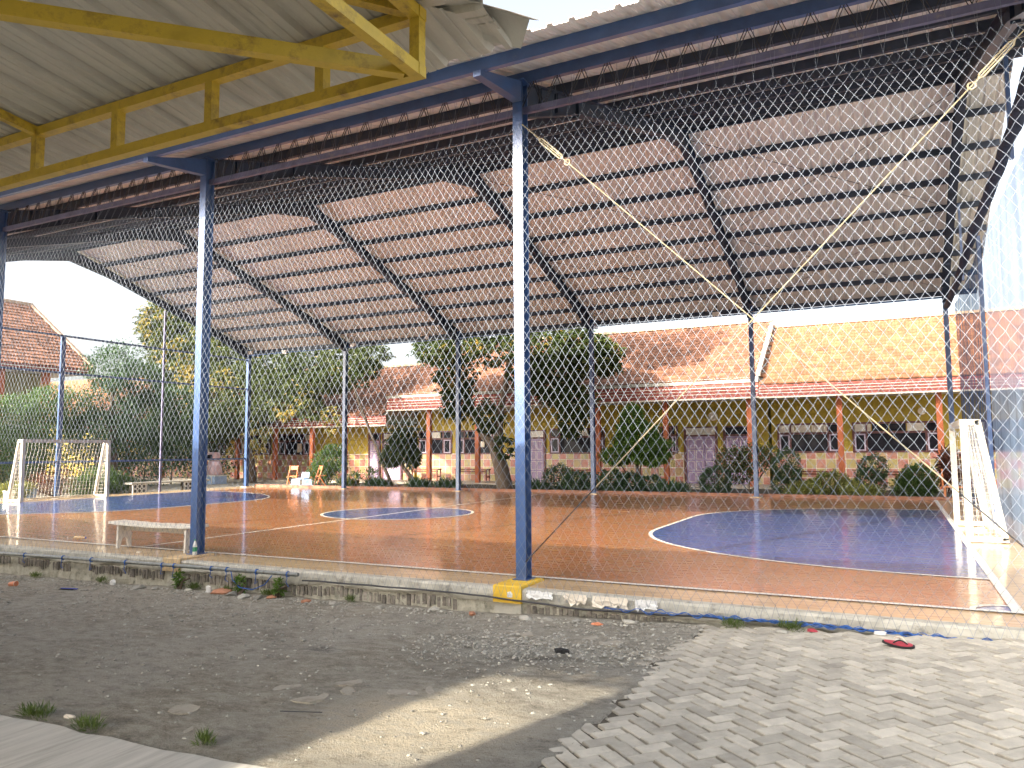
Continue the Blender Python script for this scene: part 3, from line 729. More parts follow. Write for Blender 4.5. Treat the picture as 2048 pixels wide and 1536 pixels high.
# bottom edge: rope wound through the last meshes on the right, on a pipe on the left
b = MB(); pts = []
for i in range(160):
    x = -3.0 + 8.8*i/159; pts.append((x, -.50 + .012*noise.noise(Vector((x*3, 1, 0))), -.095 + .02*noise.noise(Vector((x*1.7, 4, 0))) + (-.05 if -1 < x < 3 else -.02)*math.sin((x+1)*.75)**2))
b.path(pts, .011, 5); t = b.build('net_foot_line', M['wire']); tag(t, 'dark foot line of the ball net stretched along the right part of the low wall', 'rope')
b = MB(); rg = random.Random(12)
for s_ in range(6):
    pts = []
    for i in range(150):
        x = 1.2 + .5*(s_ % 3) + 4.6*i/149; pts.append((x, -.515 + .03*noise.noise(Vector((x*9, s_*5, 0))), -.095 + .055*noise.noise(Vector((x*8, s_*9, 3))) - .02*math.sin((x+1)*.75)**2))
    b.path(pts, .0042, 4)
tag(b.build('blue_rope', M['rope_blue']), 'tangled blue plastic rope along the foot of the net at the right', 'rope')
pipe = thing('net_pipe', 'grey metal pipe lashed along the left foot of the ball net', 'pipe', (-8, -.55, -.08))
b = MB(); b.path([(-15, -.56, -.16), (-9.5, -.56, -.105), (-5.8, -.56, -.062), (-3.02, -.56, -.035)], .026, 10); b.build('tube', M['pipe'], pipe, smooth=False)
for i, x in enumerate((-8.9, -7.9, -7.2, -6.4, -5.6, -5.35, -4.6, -4.3, -3.75, -3.2)):
    b = MB(); z = -.035 + (x+3.02)*.0105
    for k in range(2):
        pts = [(x+.012*k+.004*math.sin(a*3), -.56+.032*math.cos(a), z+.032*math.sin(a)) for a in np.linspace(0, 6.28, 11)]; b.path(pts, .006, 4)
    b.path([(x, -.585, z-.01), (x+.03, -.60, z-.05), (x+.01, -.60, z-.10-.03*(i % 3)), (x+.05, -.59, z-.12-.04*(i % 2))], .005, 4)
    b.build('rope_tie', M['rope_blue'], pipe)
b = MB(); b.path([(-4.2, -.585, -.06), (-4.15, -.60, -.17), (-4.0, -.62, -.26), (-3.75, -.63, -.27), (-3.55, -.61, -.19), (-3.45, -.585, -.07)], .007, 5)
tag(b.build('rope_loop', M['rope_blue']), 'loop of blue rope hanging from the pipe onto the dust', 'rope')

# shade netting on the right gable end, two panels
def veil(name, y0, y1, m_, lab, sag):
    b = MB(); n, k = 60, 24; vs = []
    for i in range(n+1):
        for j in range(k+1):
            y = y0 + (y1-y0)*i/n; zt = 5.70 - sag*math.sin(math.pi*i/n)
            z = .03 + (zt-.03)*j/k
            x = XE + .235 + .035*noise.noise(Vector((y*1.1, z*.35, 0))) + .018*noise.noise(Vector((y*4, z*1.2, 3)))
            vs.append((x, y, z))
    b.add(vs, [(i*(k+1)+j, (i+1)*(k+1)+j, (i+1)*(k+1)+j+1, i*(k+1)+j+1) for i in range(n) for j in range(k)])
    return tag(b.build(name, m_, smooth=True), lab, 'netting')
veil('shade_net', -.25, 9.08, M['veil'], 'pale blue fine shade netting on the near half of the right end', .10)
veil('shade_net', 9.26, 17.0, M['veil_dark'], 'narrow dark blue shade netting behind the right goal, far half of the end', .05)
b = MB(); pts = []
for i in range(60):
    y = .1 + 16.8*i/59; pts.append((XE+.02+.03*noise.noise(Vector((y*1.3, 0, 0))), y, 5.66 - .10*abs(math.sin(y*.37)) + .03*noise.noise(Vector((y*2, 3, 0)))))
b.path(pts, [.085+.02*noise.noise(Vector((p[1]*1.7, 5, 5))) for p in pts], 8); tag(b.build('net_roll', M['net_dark'], smooth=True), 'rolled dark netting tied along the rail of the right end', 'net roll')

# ------------------------------------------------------------------ yellow steel canopy above the viewer
cn = thing('yard_canopy', 'low metal canopy on yellow steel tubes at the top left, overhead', 'canopy', (-6, -8, 0))
CX, CY, ZL, ZU, TW = 1.93, -5.2, 3.53, 3.84, .062
def tb(name, p, q, wd=TW, ht=TW, upv=(0, 0, 1), mm='yellow_steel', par=cn):
    b = MB(); b.beam(p, q, wd, ht, upv); return b.build(name, M[mm], par)
XL = -26.0; YB = -10.6; hl = 2.7
tb('lower_chord', (XL, CY, ZL), (CX+.035, CY, ZL)); tb('upper_chord', (XL, CY, ZU), (CX+.035, CY, ZU))
tb('lower_chord', (CX, CY-.032, ZL), (CX, YB, ZL)); tb('upper_chord', (CX, CY-.032, ZU), (CX, YB, ZU))
tb('lower_chord', (XL, YB, ZL), (CX, YB, ZL)); tb('upper_chord', (XL, YB, ZU), (CX, YB, ZU))
x = CX
k = 0
while x > XL+1:
    tb('truss_post', (x, CY, ZL+.031), (x, CY, ZU-.031), .06, .06, (0, 1, 0))
    x = 1.30 - .86*k; k += 1
for k in range(1, 6): tb('truss_post', (CX, CY-1.1*k, ZL+.031), (CX, CY-1.1*k, ZU-.031), .06, .06, (0, 1, 0))
SC = 0.13
def zc(d): return 3.885 + SC*d                       # sheet height d metres inside the eave tubes
tb('hip_rafter', (CX-.03, CY-.03, ZU+.02), (CX-hl, CY-hl, ZU+SC*hl-.04), .06, .07)
tb('hip_rafter', (CX-.03, YB+.03, ZU+.02), (CX-hl, YB+hl, ZU+SC*hl-.04), .06, .07)
tb('corner_tie', (CX-.05, CY-.05, ZL), (CX-1.75, CY-1.75, ZL), .062, .075)
tb('corner_tie', (CX-.03, CY-.55, ZU-.02), (CX-2.6, CY-1.75, ZU+.20), .05, .055)
for k in range(0, 9):
    x = -1.28 - 2.58*k
    tb('rafter', (x, CY-.032, ZU+.005), (x, CY-hl, ZU+SC*hl-.035), .05, .06)
    if k > 0: tb('rafter', (x, YB+.032, ZU+.005), (x, CY-hl, ZU+SC*hl-.035), .05, .06)
tb('ridge_beam', (XL, CY-hl, ZU+SC*hl-.05), (CX-hl, CY-hl, ZU+SC*hl-.05), .06, .06)
for d in (1.0, 1.95): tb('purlin', (XL, CY-d, ZU+SC*d+.012), (CX-d, CY-d, ZU+SC*d+.012), .04, .035); tb('purlin', (CX-d, CY-d, ZU+SC*d+.012), (CX-d, YB+d, ZU+SC*d+.012), .04, .035)
b = MB()
for px, py in ((-6.4, CY), (-14.5, CY), (-22.6, CY), (CX, YB), (-6.4, YB), (-14.5, YB), (-22.6, YB)): b.box((px-.05, py-.05, -.55), (px+.05, py+.05, ZL-.032))
for i, (px, py) in enumerate(((-6.4, CY), (-14.5, CY), (-22.6, CY), (CX, YB), (-6.4, YB), (-14.5, YB), (-22.6, YB))):
    bb = MB(); bb.box((px-.05, py-.05, -.55), (px+.05, py+.05, ZL-.032)); bb.build('canopy_post', M['yellow_steel'], cn)
ov, oy = .32, .50
sl = math.sqrt(1+SC*SC)
# front slope (rises toward the viewer), clipped along the hip; right slope likewise
P0 = (XL, CY+oy, zc(-oy)); Q0 = (CX+ov-.02, CY+oy, zc(-oy))
LX = Q0[0]-XL
def clipf(a): return max(.03, min(hl+oy, CX-(XL+a)+oy+.04)*sl)
ribbed(P0, Q0, (0, -1, SC), 0, pitch=.30, rh=.035, mat_=M['sheet_old'], parent=cn, sub=5, clip=clipf, jag=True)
P1 = (CX+ov, CY+ov, zc(-ov)+.004); Q1 = (CX+ov, YB-ov, zc(-ov)+.004); LY = abs(Q1[1]-P1[1])
def clipr(a): return max(.03, min(hl+ov, min(a, LY-a)+.04)*sl)
ribbed(P1, Q1, (-1, 0, SC), 0, pitch=.30, rh=.035, mat_=M['sheet_old'], parent=cn, sub=5, seed=4, clip=clipr, jag=True)
P2 = (XL, YB-oy, zc(-oy)); Q2 = (CX+ov-.02, YB-oy, zc(-oy))
ribbed(P2, Q2, (0, 1, SC), 0, pitch=.30, rh=.035, mat_=M['sheet_old'], parent=cn, sub=5, seed=6, clip=clipf)
# crumpled hip flashing over the corner
b = MB(); n = 24; vs = []
for i in range(n+1):
    t = i/n; c = Vector((CX+ov+.12 - t*(hl+ov), CY+ov+.12 - t*(hl+ov), zc(-ov)+.05 + SC*t*(hl+ov)))
    j = .012*noise.noise(Vector((t*9, 1, 0)))
    sp = .15
    vs += [c+Vector((.71*sp, -.71*sp, -.055+j)), c+Vector((.04, -.04, .0)), c+Vector((0, 0, .035)), c+Vector((-.04, .04, .0)), c+Vector((-.71*sp, .71*sp, -.055-j))]
b.add(vs, [(i*5+k, i*5+k+1, (i+1)*5+k+1, (i+1)*5+k) for i in range(n) for k in range(4)])
o = b.build('hip_flashing', M['sheet_old'], cn); md = o.modifiers.new('thickness', 'SOLIDIFY'); md.thickness = .003

# ------------------------------------------------------------------ goals
def goal(xf, sg, y0, y1, lab, depth, topd, grp):
    H = 2.03; r = .052
    t = thing('football_goal', lab, 'goal', (xf, (y0+y1)/2, 0), grp)
    zf = .017
    for y in (y0, y1):
        b = MB(); b.box((xf-r, y-r, zf), (xf+r, y+r, H), bev=.004)
        for k in range(9): b.lathe((xf, y-r-.001, .15+.21*k), [(.010, 0), (.010, .012)], 6, .5)
        b.build('post', M['goal_white'], t)
    b = MB(); b.box((xf-r, y0+r+.001, H-2*r), (xf+r, y1-r-.001, H-.002), bev=.004); b.build('crossbar', M['goal_white'], t)
    for y in (y0, y1):
        b = MB(); b.beam((xf+sg*(r+.001), y, H-r-.002), (xf+sg*topd, y, H-r-.002), .09, .095, t=.5)
        b.beam((xf+sg*(topd-.02), y, H-.02), (xf+sg*depth, y, .05), .09, .09); b.build('back_stay', M['goal_white'], t)
        b = MB(); b.beam((xf+sg*(r+.001), y, .06), (xf+sg*(depth-.05), y, .06), .085, .085); b.build('base_bar', M['goal_white'], t)
    b = MB(); b.beam((xf+sg*depth, y0-.045, .055), (xf+sg*depth, y1+.045, .055), .08, .075); b.build('back_bar', M['goal_white'], t)
    b = MB(); rr = .0028; n = 24; rg = random.Random(int(abs(xf)*10)); k = 15
    def Bk(u, v):
        y = y0+.05+(y1-y0-.10)*u; a = v
        z = H-.08-(H-.14)*a; x = xf + sg*(topd-.03 + (depth-topd)*a + .05*math.sin(math.pi*a)*(.6+.6*noise.noise(Vector((u*6, v*4, xf)))))
        return Vector((x, y + .02*noise.noise(Vector((u*9, v*9, 1))), z + .02*noise.noise(Vector((u*8, v*8, 7)))))
    for i in range(n+1): b.path([Bk(i/n, j/k) for j in range(k+1)], rr, 3, cap=False)
    for j in range(k+1): b.path([Bk(i/n, j/k) for i in range(n+1)], rr, 3, cap=False)
    for (yy, s2) in ((y0, 0.0), (y1, 1.0)):
        m_ = 5
        def Sd(u, v):
            q = Bk(s2, v); return Vector((xf + sg*.04 + (q.x - xf - sg*.04)*u, yy + .03*noise.noise(Vector((u*4, v*7, yy))), q.z))
        for i in range(m_): b.path([Sd(i/m_, j/k) for j in range(k+1)], rr, 3, cap=False)
        for j in range(k+1): b.path([Sd(i/m_, j/k) for i in range(m_+1)], rr, 3, cap=False)
    for q in range(16):
        yy = rg.uniform(y0+.1, y1-.1); xx = xf + sg*rg.uniform(.15, depth-.05)
        b.path([(xx+rg.uniform(-.12, .12), yy+rg.uniform(-.25, .25), .03+rg.uniform(0, .05)) for _ in range(5)], rr, 3, cap=False)
    b.build('goal_net', M['net_white'], t)
    return t
goal(5.08, 1, 6.42, 9.36, 'white football goal at the right end, seen nearly edge-on beside the shade netting', .50, .22, 'football goals')
goal(-21.17, -1, 6.62, 9.62, 'white football goal at the far left end, in front of the green trees', .66, .22, 'football goals')

# ------------------------------------------------------------------ bench on the near touchline
t = thing('low_bench', 'low white bench with flaking paint on the court beside the left blue column', 'bench', (-6.6, .16, 0))
b = MB(); vs = []; n = 30
for i in range(n+1):
    x = -7.62 + 1.98*i/n; sag = -.02*math.sin(math.pi*i/n)
    for (y, z) in ((.0, .405), (.0, .452), (.30, .452), (.30, .405)):
        vs.append((x, y + .006*noise.noise(Vector((x*8, y*9, 0))), z + sag + .006*noise.noise(Vector((x*11, y*5, z*40)))))
b.add(vs, [(i*4+k, (i+1)*4+k, (i+1)*4+(k+1) % 4, i*4+(k+1) % 4) for i in range(n) for k in range(4)] + [(3, 2, 1, 0), (n*4, n*4+1, n*4+2, n*4+3)])
b.build('seat', M['bench_white'], t)
for x in (-7.44, -5.86):
    b = MB(); b.prism([(x, .02, .018), (x, .07, .018), (x, .10, .15), (x, .15, .20), (x, .20, .15), (x, .23, .018), (x, .28, .018), (x, .27, .40), (x, .03, .40)], (.04, 0, 0)); b.build('leg', M['bench_white'], t)
b = MB(); b.box((-7.39, .13, .30), (-5.87, .16, .398)); b.build('apron', M['bench_white'], t)

# ------------------------------------------------------------------ school buildings
def tiles(b, xa, xb, ya, za, yb, zb, cw=.25, ch=.30, seed=1):
    """overlapping clay tiles on a slope that rises from (ya,za) to (yb,zb)"""
    rg = random.Random(seed); ln = math.hypot(yb-ya, zb-za); nr = int(ln/ch); uy, uz = (yb-ya)/ln, (zb-za)/ln; ny, nz = -uz, uy
    if nz < 0: ny, nz = -ny, -nz
    ncol = int((xb-xa)/cw)
    vs = []; fs = []; ts = []
    for r in range(nr):
        for c in range(ncol):
            off = (cw*.5 if r % 2 else 0)
            x = xa + c*cw + off
            if x+cw > xb+.01: continue
            lift = .03 + rg.uniform(-.005, .006); t0 = r*ch + rg.uniform(-.012, .012) - .04; t1 = (r+1)*ch + .01
            o = len(vs); tn = min(1, max(0, rg.gauss(.5, .26)))
            for (tt, h) in ((t0, lift), (t1, .0)):
                for (dx, hh) in ((.004, .0), (cw*.22, .016), (cw*.5, .0), (cw*.78, .016), (cw-.004, .0)):
                    k = tt; hv = h + hh
                    yy = ya+uy*k+ny*hv; zz = za+uz*k+nz*hv
                    vs.append((x+dx, yy, zz))
            for q in range(5):
                p = vs[o+q]; d_ = .045
                vs.append((p[0], p[1]-ny*d_, p[2]-nz*d_))
            for q in range(4):
                fs.append((o+q, o+q+1, o+5+q+1, o+5+q)); fs.append((o+10+q, o+10+q+1, o+q+1, o+q))
            ts += [tn]*8
    b.add(vs, fs, ts)
def hbox(name, m_, p, a, c, bev=0):
    b = MB(); b.box(a, c, bev=bev); return b.build(name, M[m_], p)

def window(p, x0, x1, z0=1.43, z1=2.50, cas=.42, pale_tops=False, y=25.0):
    """brown frame, two pale casements, a dark middle pane and a row of top lights"""
    yf = y-.05; zt = z1-.34
    b = MB()
    for (a, c) in (((x0, z0-.06), (x1, z0)), ((x0, z1), (x1, z1+.07)), ((x0, zt-.04), (x1, zt+.04))): b.box((a[0], yf, a[1]), (c[0], y-.004, c[1]))
    for xx in (x0, x0+cas+.06, x1-cas-.06, x1): b.box((xx-.035, yf-.004, z0-.058), (xx+.035, y-.006, z1+.068))
    f = b.build('window', M['frame_brown'], p)
    for (xa, xb) in ((x0+.045, x0+cas+.02), (x1-cas-.02, x1-.045)):
        b = MB(); k = .05; yc = yf+.006
        for (a0, a1, c0, c1) in ((xa, z0+.01, xb, z0+.01+k), (xa, zt-.05-k, xb, zt-.05), (xa, z0+.01+k, xa+k, zt-.05-k), (xb-k, z0+.01+k, xb, zt-.05-k)): b.box((a0, yc-.02, a1), (c0, y-.012, c1))
        b.build('casement', M['lilac_pale'], f)
    b = MB(); b.box((x0+.036, y-.02, z0+.002), (x1-.036, y-.0025, zt-.042)); b.build('pane', M['glass'], f)
    rgw = random.Random(int(x0*10)); xx = x0+.04
    while xx < x1-.1:
        wd = min(.62, x1-.04-xx); b = MB(); b.box((xx+.02, y-.02, zt+.045), (xx+wd-.02, y-.0025, z1-.003)); b.build('top_light', M['pale_pane' if rgw.random() < (.6 if pale_tops else .12) else 'glass'], f); xx += wd
    return f
def door(p, x0, x1, leaves=2, z0=.06, zd=2.1, zt=2.47, pale=True, y=25.0):
    b = MB(); yf = y-.07
    for xx in (x0, x1): b.box((xx-.05, yf, z0), (xx+.05, y-.004, zt+.05))
    b.box((x0+.051, yf, zd), (x1-.051, y-.004, zd+.07)); b.box((x0+.051, yf, zt), (x1-.051, y-.004, zt+.05))
    f = b.build('door', M['frame_brown'], p)
    split = [x0+.055, x1-.055] if leaves == 1 else [x0+.055, x0+(x1-x0)*.62, x1-.055]
    for a, c in zip(split[:-1], split[1:]):
        b = MB(); b.box((a, y-.045, z0+.005), (c-.01, y-.005, zd-.004)); lf = b.build('leaf', M['lilac'], f)
        b = MB(); nc = 2 if (leaves == 1 or c-a > .6) else 1
        for i in range(nc):
            for j in range(4):
                xa = a+.07+(c-a-.10)*i/nc; xb = a+.02+(c-a-.10)*(i+1)/nc; za = z0+.09+(zd-z0-.12)*j/4; zb = z0+.0+(zd-z0-.12)*(j+1)/4; k = .016
                for (p0, q0, p1, q1) in ((xa, za, xb, za+k), (xa, zb-k, xb, zb), (xa, za+k, xa+k, zb-k), (xb-k, za+k, xb, zb-k)): b.box((p0, y-.052, q0), (p1, y-.0455, q1))
        b.build('panel_moulding', M['trim_white'], lf)
    b = MB(); b.box((x0+.052, y-.03, zd+.072), (x1-.052, y-.005, zt-.002)); b.build('top_light', M['pale_pane' if pale else 'glass'], f)
    return f

def school(lab, x0, x1, zf0, zf1, zr, yr, cols, tile, gut, seed, wy=25.0, ye=22.4):
    p = thing('school_building', lab, 'school building', ((x0+x1)/2, 25, 0), 'single-storey school buildings behind the court')
    hbox('wall', 'wall_yellow', p, (x0+.05, wy, -.3), (x1-.05, 29.0, zf0+.12))
    hbox('wall_base', 'dado', p, (x0+.05, wy-.012, -.3), (x1-.05, wy-.001, 1.37))
    hbox('sill_band', 'trim_white', p, (x0+.05, wy-.035, 1.37), (x1-.05, wy-.001, 1.41))
    hbox('verandah_floor', 'verandah', p, (x0, 22.75, -.3), (x1, wy-.013, .06))
    hbox('ceiling', 'soffit', p, (x0+.02, ye+.06, zf0+.02), (x1-.02, wy-.001, zf0+.06))
    fb = hbox('fascia', 'fascia', p, (x0, ye, zf0), (x1, ye+.05, zf1))
    b = MB(); h = zf1-zf0
    for k in (.27, .50, .73): b.box((x0, ye-.012, zf0+h*k-.012), (x1, ye-.001, zf0+h*k+.012))
    b.box((x0, ye-.03, zf0-.06), (x1, ye+.05, zf0-.002)); b.build('white_trim', M['trim_white'], fb)
    if gut: hbox('gutter', 'gutter', p, (x0, ye-.05, zf1+.002), (x1, ye+.25, zf1+.20))
    for x in cols:
        b = MB(); b.box((x-.10, 22.88, .061), (x+.10, 23.08, zf0+.018)); b.build('verandah_column', M['orange_paint'], p)
    za = zf1 + (.16 if gut else .05)
    b = MB(); tiles(b, x0, x1, ye-.03, za, yr, zr, seed=seed); b.build('tiled_roof', M[tile], p)
    b = MB(); b.add([(x0, ye, za-.04), (x1, ye, za-.04), (x1, yr, zr-.05), (x0, yr, zr-.05), (x0, 2*yr-ye, za-.04), (x1, 2*yr-ye, za-.04)], [(0, 1, 2, 3), (3, 2, 5, 4)])
    b.add([(x0+.02, ye, za-.05), (x0+.02, yr, zr-.06), (x0+.02, 2*yr-ye, za-.05)], [(0, 1, 2)]); b.add([(x1-.02, ye, za-.05), (x1-.02, yr, zr-.06), (x1-.02, 2*yr-ye, za-.05)], [(0, 2, 1)])
    b.build('roof_deck', M['gutter'], p)
    b = MB(); x = x0
    while x < x1-.05:
        xe = min(x+.38, x1); b.add([(x, yr-.17, zr-.02), (xe, yr-.17, zr-.02), (xe, yr-.09, zr+.10), (x, yr-.09, zr+.10), (x, yr+.09, zr+.10), (xe, yr+.09, zr+.10), (x, yr+.17, zr-.02), (xe, yr+.17, zr-.02)], [(0, 1, 2, 3), (3, 2, 5, 4), (4, 5, 7, 6)], rnd.random()); x += .395
    b.build('ridge_tiles', M['ridge'], p)
    return p
s3 = school('yellow school wing at the right with the lower bright orange tiled roof', -.62, 14.0, 3.56, 4.02, 6.92, 27.0, (2.2, 5.5, 8.9, 12.2), 'tile_orange', False, 21)
window(s3, -.30, 2.1, pale_tops=True); window(s3, 2.55, 5.6, pale_tops=True); window(s3, 6.6, 9.6)
s2 = school('long yellow school wing in the middle, half hidden by the big mango tree', -18.3, -.64, 3.58, 4.14, 7.22, 27.0, (-1.1, -4.5, -7.5, -10.9, -13.5, -16.2), 'tile_brown', True, 22)
window(s2, -18.1, -16.15); window(s2, -15.85, -13.3); door(s2, -11.8, -10.95, 1); window(s2, -10.65, -7.95); window(s2, -5.3, -4.55, cas=.2); door(s2, -4.2, -2.85, 2); door(s2, -2.5, -1.3, 2, pale=False)
b = MB(); b.beam((-.63, 22.4, 4.45), (-.63, 27.0, 7.16), .16, .14); b.build('verge', M['gutter'], s2)
b = MB(); b.box((-14.6, 24.90, 1.72), (-14.2, 24.928, 2.0)); tag(b.build('paper_notice', M['trim_white']), 'sheet of white paper taped inside a dark window beyond the left trees', 'notice')
b = MB(); vs = [(-2.95+.19*math.cos(a), 24.90, 2.95+.19*math.sin(a)) for a in np.linspace(0, 2*math.pi, 21)[:-1]]; b.prism(vs, (0, .095, 0)); cl = b.build('wall_lamp', M['trim_white'])
tag(cl, 'round white lamp high on the yellow wall above the lilac double door', 'lamp')
fan = thing('wall_fan', 'small white fan on the yellow wall below the right eave', 'fan', (5.0, 24.9, 2.95))
b = MB(); b.prism([(5.0+.14*math.cos(a), 24.82, 2.95+.14*math.sin(a)) for a in np.linspace(0, 2*math.pi, 17)[:-1]], (0, .05, 0)); b.build('cage', M['trim_white'], fan)
b = MB(); b.beam((5.0, 24.87, 2.95), (5.0, 24.995, 2.86), .05, .05); b.build('arm', M['trim_white'], fan)
s1 = school('low yellow school wing at the far left under the hanging branches', -44.0, -18.36, 2.86, 3.32, 6.3, 27.0, (-21.35, -23.5, -26.1, -28.9, -32, -35, -38.1, -41), 'tile_brown', False, 23)
window(s1, -31, -28.4); window(s1, -27.7, -25.4); window(s1, -35, -32); window(s1, -39, -36); door(s1, -21.3, -20.6, 1, pale=False); door(s1, -20.4, -19.2, 2)
for xx in (-26.3, -33.6):
    b = MB(); b.box((xx, 24.90, 1.52), (xx+.32, 24.928, 2.02)); tag(b.build('paper_notice', M['trim_white']), 'white notice in a dark window of the low wing, ' + ('right of the corner column' if xx > -30 else 'beside the pink figure'), 'notice')

# verandah benches
def vbench(x0, x1, lab):
    t = thing('verandah_bench', lab, 'bench', ((x0+x1)/2, 24.3, .06), 'narrow benches on the verandah')
    hbox('seat', 'red_wood', t, (x0, 24.05, .60), (x1, 24.45, .66))
    for x in (x0+.06, x1-.06):
        for y in (24.09, 24.41): hbox('leg', 'red_wood', t, (x-.03, y-.03, .061), (x+.03, y+.03, .599))
        hbox('rail', 'red_wood', t, (x-.02, 24.121, .25), (x+.02, 24.379, .30))
    hbox('rail', 'red_wood', t, (x0+.091, 24.23, .50), (x1-.091, 24.27, .56))
vbench(-18.2, -16.4, 'dark red bench in the sunlit patch of the verandah, left one'); vbench(-15.4, -13.6, 'dark red bench on the verandah beside the mango trunk')
vbench(-10.3, -7.7, 'dark red bench on the verandah under the window right of the lilac single door'); vbench(.2, 1.9, 'dark red bench on the verandah between the clipped round shrubs'); vbench(3.4, 5.2, 'dark red bench on the verandah behind the round green bush')

# ------------------------------------------------------------------ two-storey house at the far left, and a hall behind it
hs = thing('two_storey_house', 'two-storey house with a brown tiled hip roof beyond the left end of the court', 'house', (-40, 10, 0))
b = MB()
# slope facing the court: eave at x=-36, ridge at x=-41; built with x and y exchanged
def house_tiles(b):
    rg = random.Random(31); cw, ch = .27, .33; xa, za, xb, zb = -36.0, 6.22, -41.0, 10.25; ln = math.hypot(xb-xa, zb-za); ux, uz = (xb-xa)/ln, (zb-za)/ln; nx_, nz_ = uz, -ux
    nr = int(ln/ch)
    for r in range(nr):
        t = r/nr; yr_ = 19.15 - .75*t; c = 0; y = -4.0 + (cw/2 if r % 2 else 0)
        while y+cw < yr_:
            tn = min(1, max(0, rg.gauss(.5, .28))); vs = []; lift = .05 + rg.uniform(-.008, .01); t0 = r*ch - .05 + rg.uniform(-.02, .02); t1 = (r+1)*ch
            for (tt, h) in ((t0, lift), (t1, 0)):
                for (dy, hh) in ((.004, 0), (cw*.3, .022), (cw*.6, 0), (cw-.004, .02)):
                    hv = h+hh; vs.append((xa+ux*tt+nx_*hv, y+dy, za+uz*tt+nz_*hv))
            for q in range(4): p = vs[q]; vs.append((p[0]-nx_*.06, p[1], p[2]-nz_*.06))
            fs = []
            for q in range(3): fs += [(q, q+4, q+5, q+1), (8+q, q, q+1, 8+q+1)]
            b.add(vs, fs, tn); y += cw
house_tiles(b); b.build('tiled_roof', M['tile_brown'], hs)
b = MB(); b.add([(-36, -4, 6.16), (-36, 19.13, 6.16), (-41, 18.4, 10.18), (-41, -4, 10.18), (-46, 19.13, 6.16), (-46, -4, 6.16)], [(0, 1, 2, 3), (1, 4, 2), (4, 5, 3, 2)]); b.build('roof_deck', M['tile_brown'], hs)
b = MB(); b.beam((-41, -4, 10.28), (-41, 18.5, 10.28), .26, .16); b.beam((-41, 18.45, 10.28), (-36.05, 19.18, 6.3), .22, .14); b.build('ridge_tiles', M['ridge'], hs)
fb = hbox('fascia', 'fascia', hs, (-36.06, -4, 5.98), (-36.0, 19.13, 6.2)); hbox('fascia', 'fascia', hs, (-46, 19.07, 5.98), (-36.061, 19.13, 6.2))
b = MB(); b.box((-35.995, -4, 6.06), (-35.985, 19.13, 6.10)); b.build('white_trim', M['trim_white'], fb)
hbox('ceiling', 'soffit', hs, (-46, -4, 5.92), (-36.1, 19.0, 5.975))
hbox('wall', 'olive_wall', hs, (-45, -3.5, -.3), (-38.0, 17.4, 5.919))
for y in (14.55, 16.9, 10.5, 6.5): hbox('verandah_column', 'orange_paint', hs, (-36.9, y-.16, -.3), (-36.6, y+.16, 5.919))
hbox('balcony_floor', 'soffit', hs, (-37.999, -3.5, 2.9), (-36.4, 17.4, 3.05))
hall = thing('tiled_hall', 'far building with a plain terracotta roof showing between the trees at the left', 'building', (-52, 28, 0))
b = MB(); tiles(b, -64, -44.6, 25, 4.0, 30, 7.4, seed=41, cw=.3, ch=.36); b.build('tiled_roof', M['tile_orange'], hall)
b = MB(); b.add([(-64, 25, 3.95), (-44.6, 25, 3.95), (-44.6, 30, 7.35), (-64, 30, 7.35), (-44.6, 35, 3.95), (-64, 35, 3.95)], [(0, 1, 2, 3), (3, 2, 4, 5), (1, 4, 2)]); b.build('roof_deck', M['tile_orange'], hall)
hbox('wall', 'wall_yellow', hall, (-63, 26, -.3), (-45.5, 34, 3.94))

# ------------------------------------------------------------------ planting
def leaves(clumps, n, ll, lw, mode='rosette', seed=1, per=7, droop=.55, hollow=.55, tlo=0.0, thi=1.0, yellow=0.02, up=0.0):
    """many leaf faces spread through uneven ellipsoids; returns vertices, faces, tints"""
    r = np.random.default_rng(seed)
    cl = np.array([c[:6] for c in clumps], float); wt = np.array([(c[6] if len(c) > 6 else 1)*c[3]*c[4]*c[5] for c in clumps])**.8; wt /= wt.sum()
    idx = r.choice(len(cl), n, p=wt); d = r.normal(size=(n, 3)); d /= np.linalg.norm(d, axis=1)[:, None]
    rad = (hollow + (1-hollow)*r.random(n)**.7)*(1 + .16*np.sin(d[:, 0]*7+idx)*np.cos(d[:, 2]*6+idx*2)+.10*r.normal(size=n))
    p = cl[idx, :3] + d*cl[idx, 3:6]*rad[:, None]
    tone = r.random(len(cl))[idx]*.25 + .5*r.random(n)
    if mode == 'rosette':
        P = np.repeat(p, per, 0); T = np.repeat(tone, per); D = np.repeat(d, per, 0); k = len(P)
        a = np.tile(np.arange(per)*2*np.pi/per, n) + np.repeat(r.random(n)*6.28, per) + r.normal(size=k)*.25
        dirv = np.stack([np.cos(a), np.sin(a), -droop + r.normal(size=k)*.35], 1) + D*.45
    else:
        P = p; T = tone; D = d; k = n
        dirv = D*.8 + r.normal(size=(k, 3))*.65 + np.array([0, 0, up])
    dirv /= np.linalg.norm(dirv, axis=1)[:, None]
    side = np.cross(dirv, np.array([0, 0, 1.0])+r.normal(size=(k, 3))*.45); side /= np.linalg.norm(side, axis=1)[:, None]
    nrm = np.cross(side, dirv)
    ln = ll*(.65+.7*r.random(k))[:, None]; wd = lw*(.7+.6*r.random(k))[:, None]
    v0 = P; v1 = P + dirv*ln*.5 + side*wd*.5 + nrm*ln*.05; v2 = P + dirv*ln - nrm*ln*.12; v3 = P + dirv*ln*.5 - side*wd*.5 + nrm*ln*.05
    V = np.stack([v0, v1, v2, v3], 1).reshape(-1, 3)
    T = np.clip(tlo + (thi-tlo)*(T + .25*r.random(k)), 0, .9); T[r.random(k) < yellow] = .99
    Fc = np.arange(k*4).reshape(-1, 4)
    return V, Fc, T
